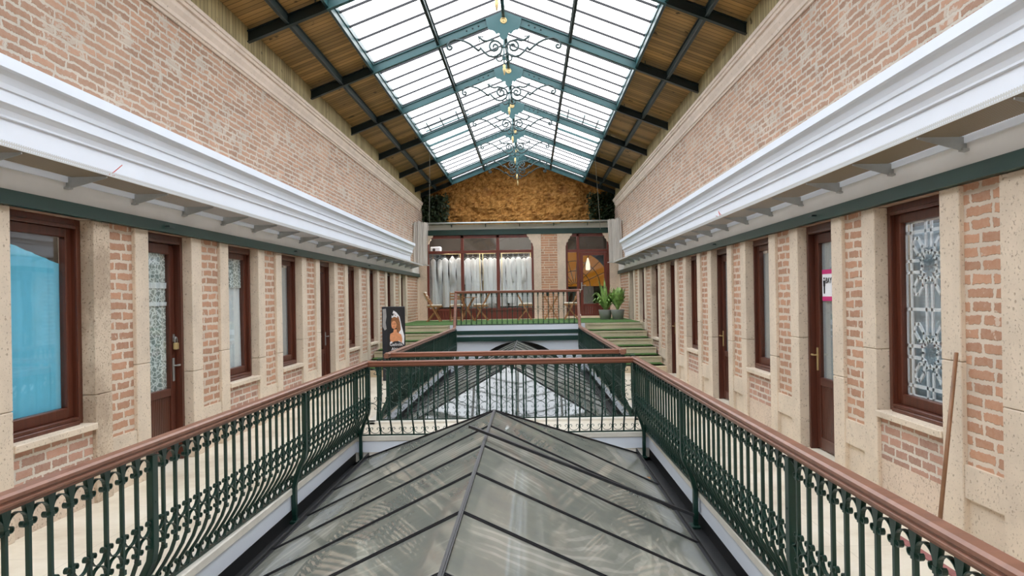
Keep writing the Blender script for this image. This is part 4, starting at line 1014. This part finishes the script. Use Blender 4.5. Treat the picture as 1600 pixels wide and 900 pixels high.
for (x, y, rz, k) in ((-1.87, 7.6, .4, 0), (-1.83, 6.3, .9, 1), (1.12, 7.3, 2, 2)):
    q = MB(); q.box(-.05, .05, -.03, .03, 0, .06); q.add([(-.05, -.03, .06), (.03, -.03, .12), (.03, .03, .12), (-.05, .03, .06), (0, 0, .05)], [(0, 1, 2, 3), (0, 4, 1), (2, 4, 3)])
    o = q.build('broken_tile', M['wood_chair']); o.location = (x, y, -.27); o.rotation_euler = (.2, .1, rz); tag(o, ['broken clay shard in the gutter near the bridge corner', 'broken clay shard in the gutter beside the support foot', 'broken clay shard in the gutter on the lattice window side'][k], 'shard', 'clay shards in the gutter')

# ================================================================== RAILINGS
OVER, GAP = .13, .132
ZT = .93
def bal_path(v0=0.0, ztop=ZT - .066): return [(0, v0 + OVER, ztop), (0, v0 + OVER, .40), (0, v0 + OVER - .005, .33), (0, v0 + OVER - .03, .26), (0, v0 + .06, .19), (0, v0 + .02, .13), (0, v0 + 0.0, .04)]
def bal_mesh(straight=False):
    q = MB(); w = .0085
    path = [(0, OVER, ZT - .085), (0, OVER, .05)] if straight else bal_path()
    q.sweep(path, [(-w, -w), (w, -w), (w, w), (-w, w)], side=(1, 0, 0))
    for z in (.775, .49, .33, .105):
        v = OVER if z > .3 or straight else .008
        q.box(-.012, .012, v - .012, v + .012, z - .012, z + .012)
    # flared head under the handrail
    h = ZT - .066; q.add([(-.007, OVER - .01, h - .09), (.007, OVER - .01, h - .09), (.028, OVER - .01, h), (-.028, OVER - .01, h), (-.007, OVER + .01, h - .09), (.007, OVER + .01, h - .09), (.028, OVER + .01, h), (-.028, OVER + .01, h)],
                         [(0, 1, 2, 3), (7, 6, 5, 4), (0, 4, 5, 1), (1, 5, 6, 2), (2, 6, 7, 3), (3, 7, 4, 0)])
    return q.mesh('baluster', M['green'])
def scroll_mesh(which, straight=False):
    q = MB(); g = GAP; r = g / 2 - .009; c = g / 2
    def omega(zc, up, v):
        # half ring with both ends curled in; up=+1 arc above the curls
        rc = .021; P = []
        P += [(x, z) for x, z in spiral(c - r + rc + .0, zc, .008, rc, 2.3 * PI - PI * 1.3 - PI * .0, PI, 8)][::1]
        left = spiral(c - r + rc, zc, .006, rc, -PI * .9, PI - 2 * PI, 1)
        # left curl: from inside out, ending on the ring's left end (angle pi)
        lc = [(c - r + rc + (.006 + (rc - .006) * t) * math.cos(PI + (1 - t) * 1.5 * PI * up), zc + (.006 + (rc - .006) * t) * math.sin(PI + (1 - t) * 1.5 * PI * up)) for t in [i / 8 for i in range(9)]]
        arc = [(c - r * math.cos(PI * i / 10), zc + up * r * .95 * math.sin(PI * i / 10)) for i in range(1, 10)]
        rc_ = [(2 * c - x, z) for x, z in reversed(lc)]
        pts = lc + arc + rc_
        q.sweep([(x, v(z) if callable(v) else v, z) for x, z in pts], [(-.009, -.0022), (.009, -.0022), (.009, .0022), (-.009, .0022)], side=(0, 1, 0))
    if which == 'top_scroll': omega(.785, 1, OVER)
    if which == 'middle_scroll': omega(.492, -1, OVER); omega(.378, 1, OVER)
    if which == 'bottom_scroll': omega(.115, -1, OVER if straight else .012)
    return q.mesh(which, M['green'])
WH = ('top_scroll', 'middle_scroll', 'bottom_scroll')
BAL, SCR = bal_mesh(), [scroll_mesh(w) for w in WH]; BALS, SCRS = bal_mesh(True), [scroll_mesh(w, True) for w in WH]
HP = [(-.03, 0), (-.034, .014), (-.046, .022), (-.046, .034), (-.036, .040), (-.036, .048), (-.045, .056), (-.045, .074), (-.03, .085), (.03, .085), (.045, .074), (.045, .056), (.036, .048), (.036, .040), (.046, .034), (.046, .022), (.034, .014), (.03, 0)]
HP = [(a * .8, .02 + b * .765) for a, b in HP]
def railing(p0, p1, label, posts, wood, name='railing', z0=0, straight=False, feet=False, ext=(0, 0), extra=None):
    """local frame: x along the run, +y = overhang towards the void"""
    p0, p1 = Vector(p0), Vector(p1); d = p1 - p0; L = d.length; ang = math.atan2(d.y, d.x)
    r = empty(name, (p0.x, p0.y, z0), ang); tag(r, label, 'railing', 'green iron railings round the voids')
    n = max(1, round(L / GAP)); k = L / n / GAP
    for i in range(n + 1):
        if any(abs(i * L / n - pp) < .05 for pp in posts): continue
        link('baluster', BALS if straight else BAL, r, (i * L / n, 0, 0))
    for i in range(n):
        for me in (SCRS if straight else SCR):
            o = link(me.name.split('.')[0], me, r, (i * L / n, 0, 0)); o.scale = (k, 1, 1)
    for pp in posts:
        q = MB()
        path = [(pp, OVER, ZT - .08), (pp, OVER, .05)] if straight else [(pp, OVER, ZT - .08), (pp, OVER, .36), (pp, OVER - .01, .29), (pp, OVER - .05, .21), (pp, .05, .12), (pp, .03, .04), (pp, .03, -.2 if feet else .03)]
        q.sweep(path, [(-.028, -.018), (.028, -.018), (.028, .018), (-.028, .018)], side=(1, 0, 0))
        if feet: q.box(pp - .06, pp + .06, -.0 + .0, .1, -.27, -.25).box(pp - .02, pp + .02, .012, .048, -.27, -.1)
        q.lathe([(.001, .022), (.008, .02), (.01, .018)], (pp, OVER, .6), 8, 'y')
        q.build('post', M['green'], r, bevel=.003)
    q = MB().box(-.02, L + .02, (OVER if straight else 0) - .012, (OVER if straight else 0) + .012, .035, .05); q.build('bottom_rail', M['green'], r)
    q = MB().box(-.02, L + .02, OVER - .012, OVER + .012, ZT - .072, ZT - .066); q.build('top_flat', M['green'], r)
    pts = [(-ext[0], OVER, ZT - .085), (L + ext[1], OVER, ZT - .085)]
    if extra: pts = extra
    h = MB().sweep(pts, HP, side=(0, -1, 0)); ho = h.build('handrail', wood, r)
    return r, L
FT = 8.78
# left run: void lies to +x, so walk from far to near (local +y points to +x)... direction (0,-1) has left-hand normal +x
railing((-2.075, FT - .02, 0), (-2.20, .6, 0), 'long curved-belly railing on the blue window side of the near void', [.0, 2.35, 4.85, 7.3], M['wood_rail_y'], feet=True, ext=(.0, .1))
railing((1.40, .6, 0), (1.335, FT - .02, 0), 'long curved-belly railing on the lattice window side of the near void', [.55, 3.0, 5.5, 8.14], M['wood_rail_y'], feet=True, ext=(.1, .0))
railing((1.335, FT, 0), (-2.075, FT, 0), 'railing with open scrolls on the near edge of the crossing bridge', [.0, 3.41], M['wood_rail_x'], ext=(-.09, -.09))
railing((-2.07, Y2, 0), (1.36, Y2, 0), 'railing with open scrolls on the far edge of the crossing bridge', [.0, 3.43], M['wood_rail_x'], ext=(-.09, -.09))
Ls = 18.45 - Y2
railing((1.335, Y2, 0), (1.335, 18.95, 0), 'side railing of the far void rising beside the steps to the potted plants', [.0, 2.4, 4.9, 7.3, 9.05], M['wood_rail_y'],
        extra=[(-.04, OVER, ZT - .085), (8.55, OVER, ZT - .105), (8.75, OVER, ZT - .05), (9.22, OVER, 1.735)])
railing((-2.07, 18.95, 0), (-2.07, Y2, 0), 'side railing of the far void rising beside the steps behind the poster', [.03, 2.0, 4.5, 6.8, 9.05], M['wood_rail_y'],
        extra=[(-.14, OVER, 1.735), (.33, OVER, ZT - .05), (.53, OVER, ZT - .105), (9.12, OVER, ZT - .085)])
railing((1.24, 19.30, 0), (-1.96, 19.30, 0), 'straight railing along the front of the terrace before the chairs', [.0, 3.2], M['wood_rail_x'], z0=TZ - .05, straight=True, ext=(.02, .02))
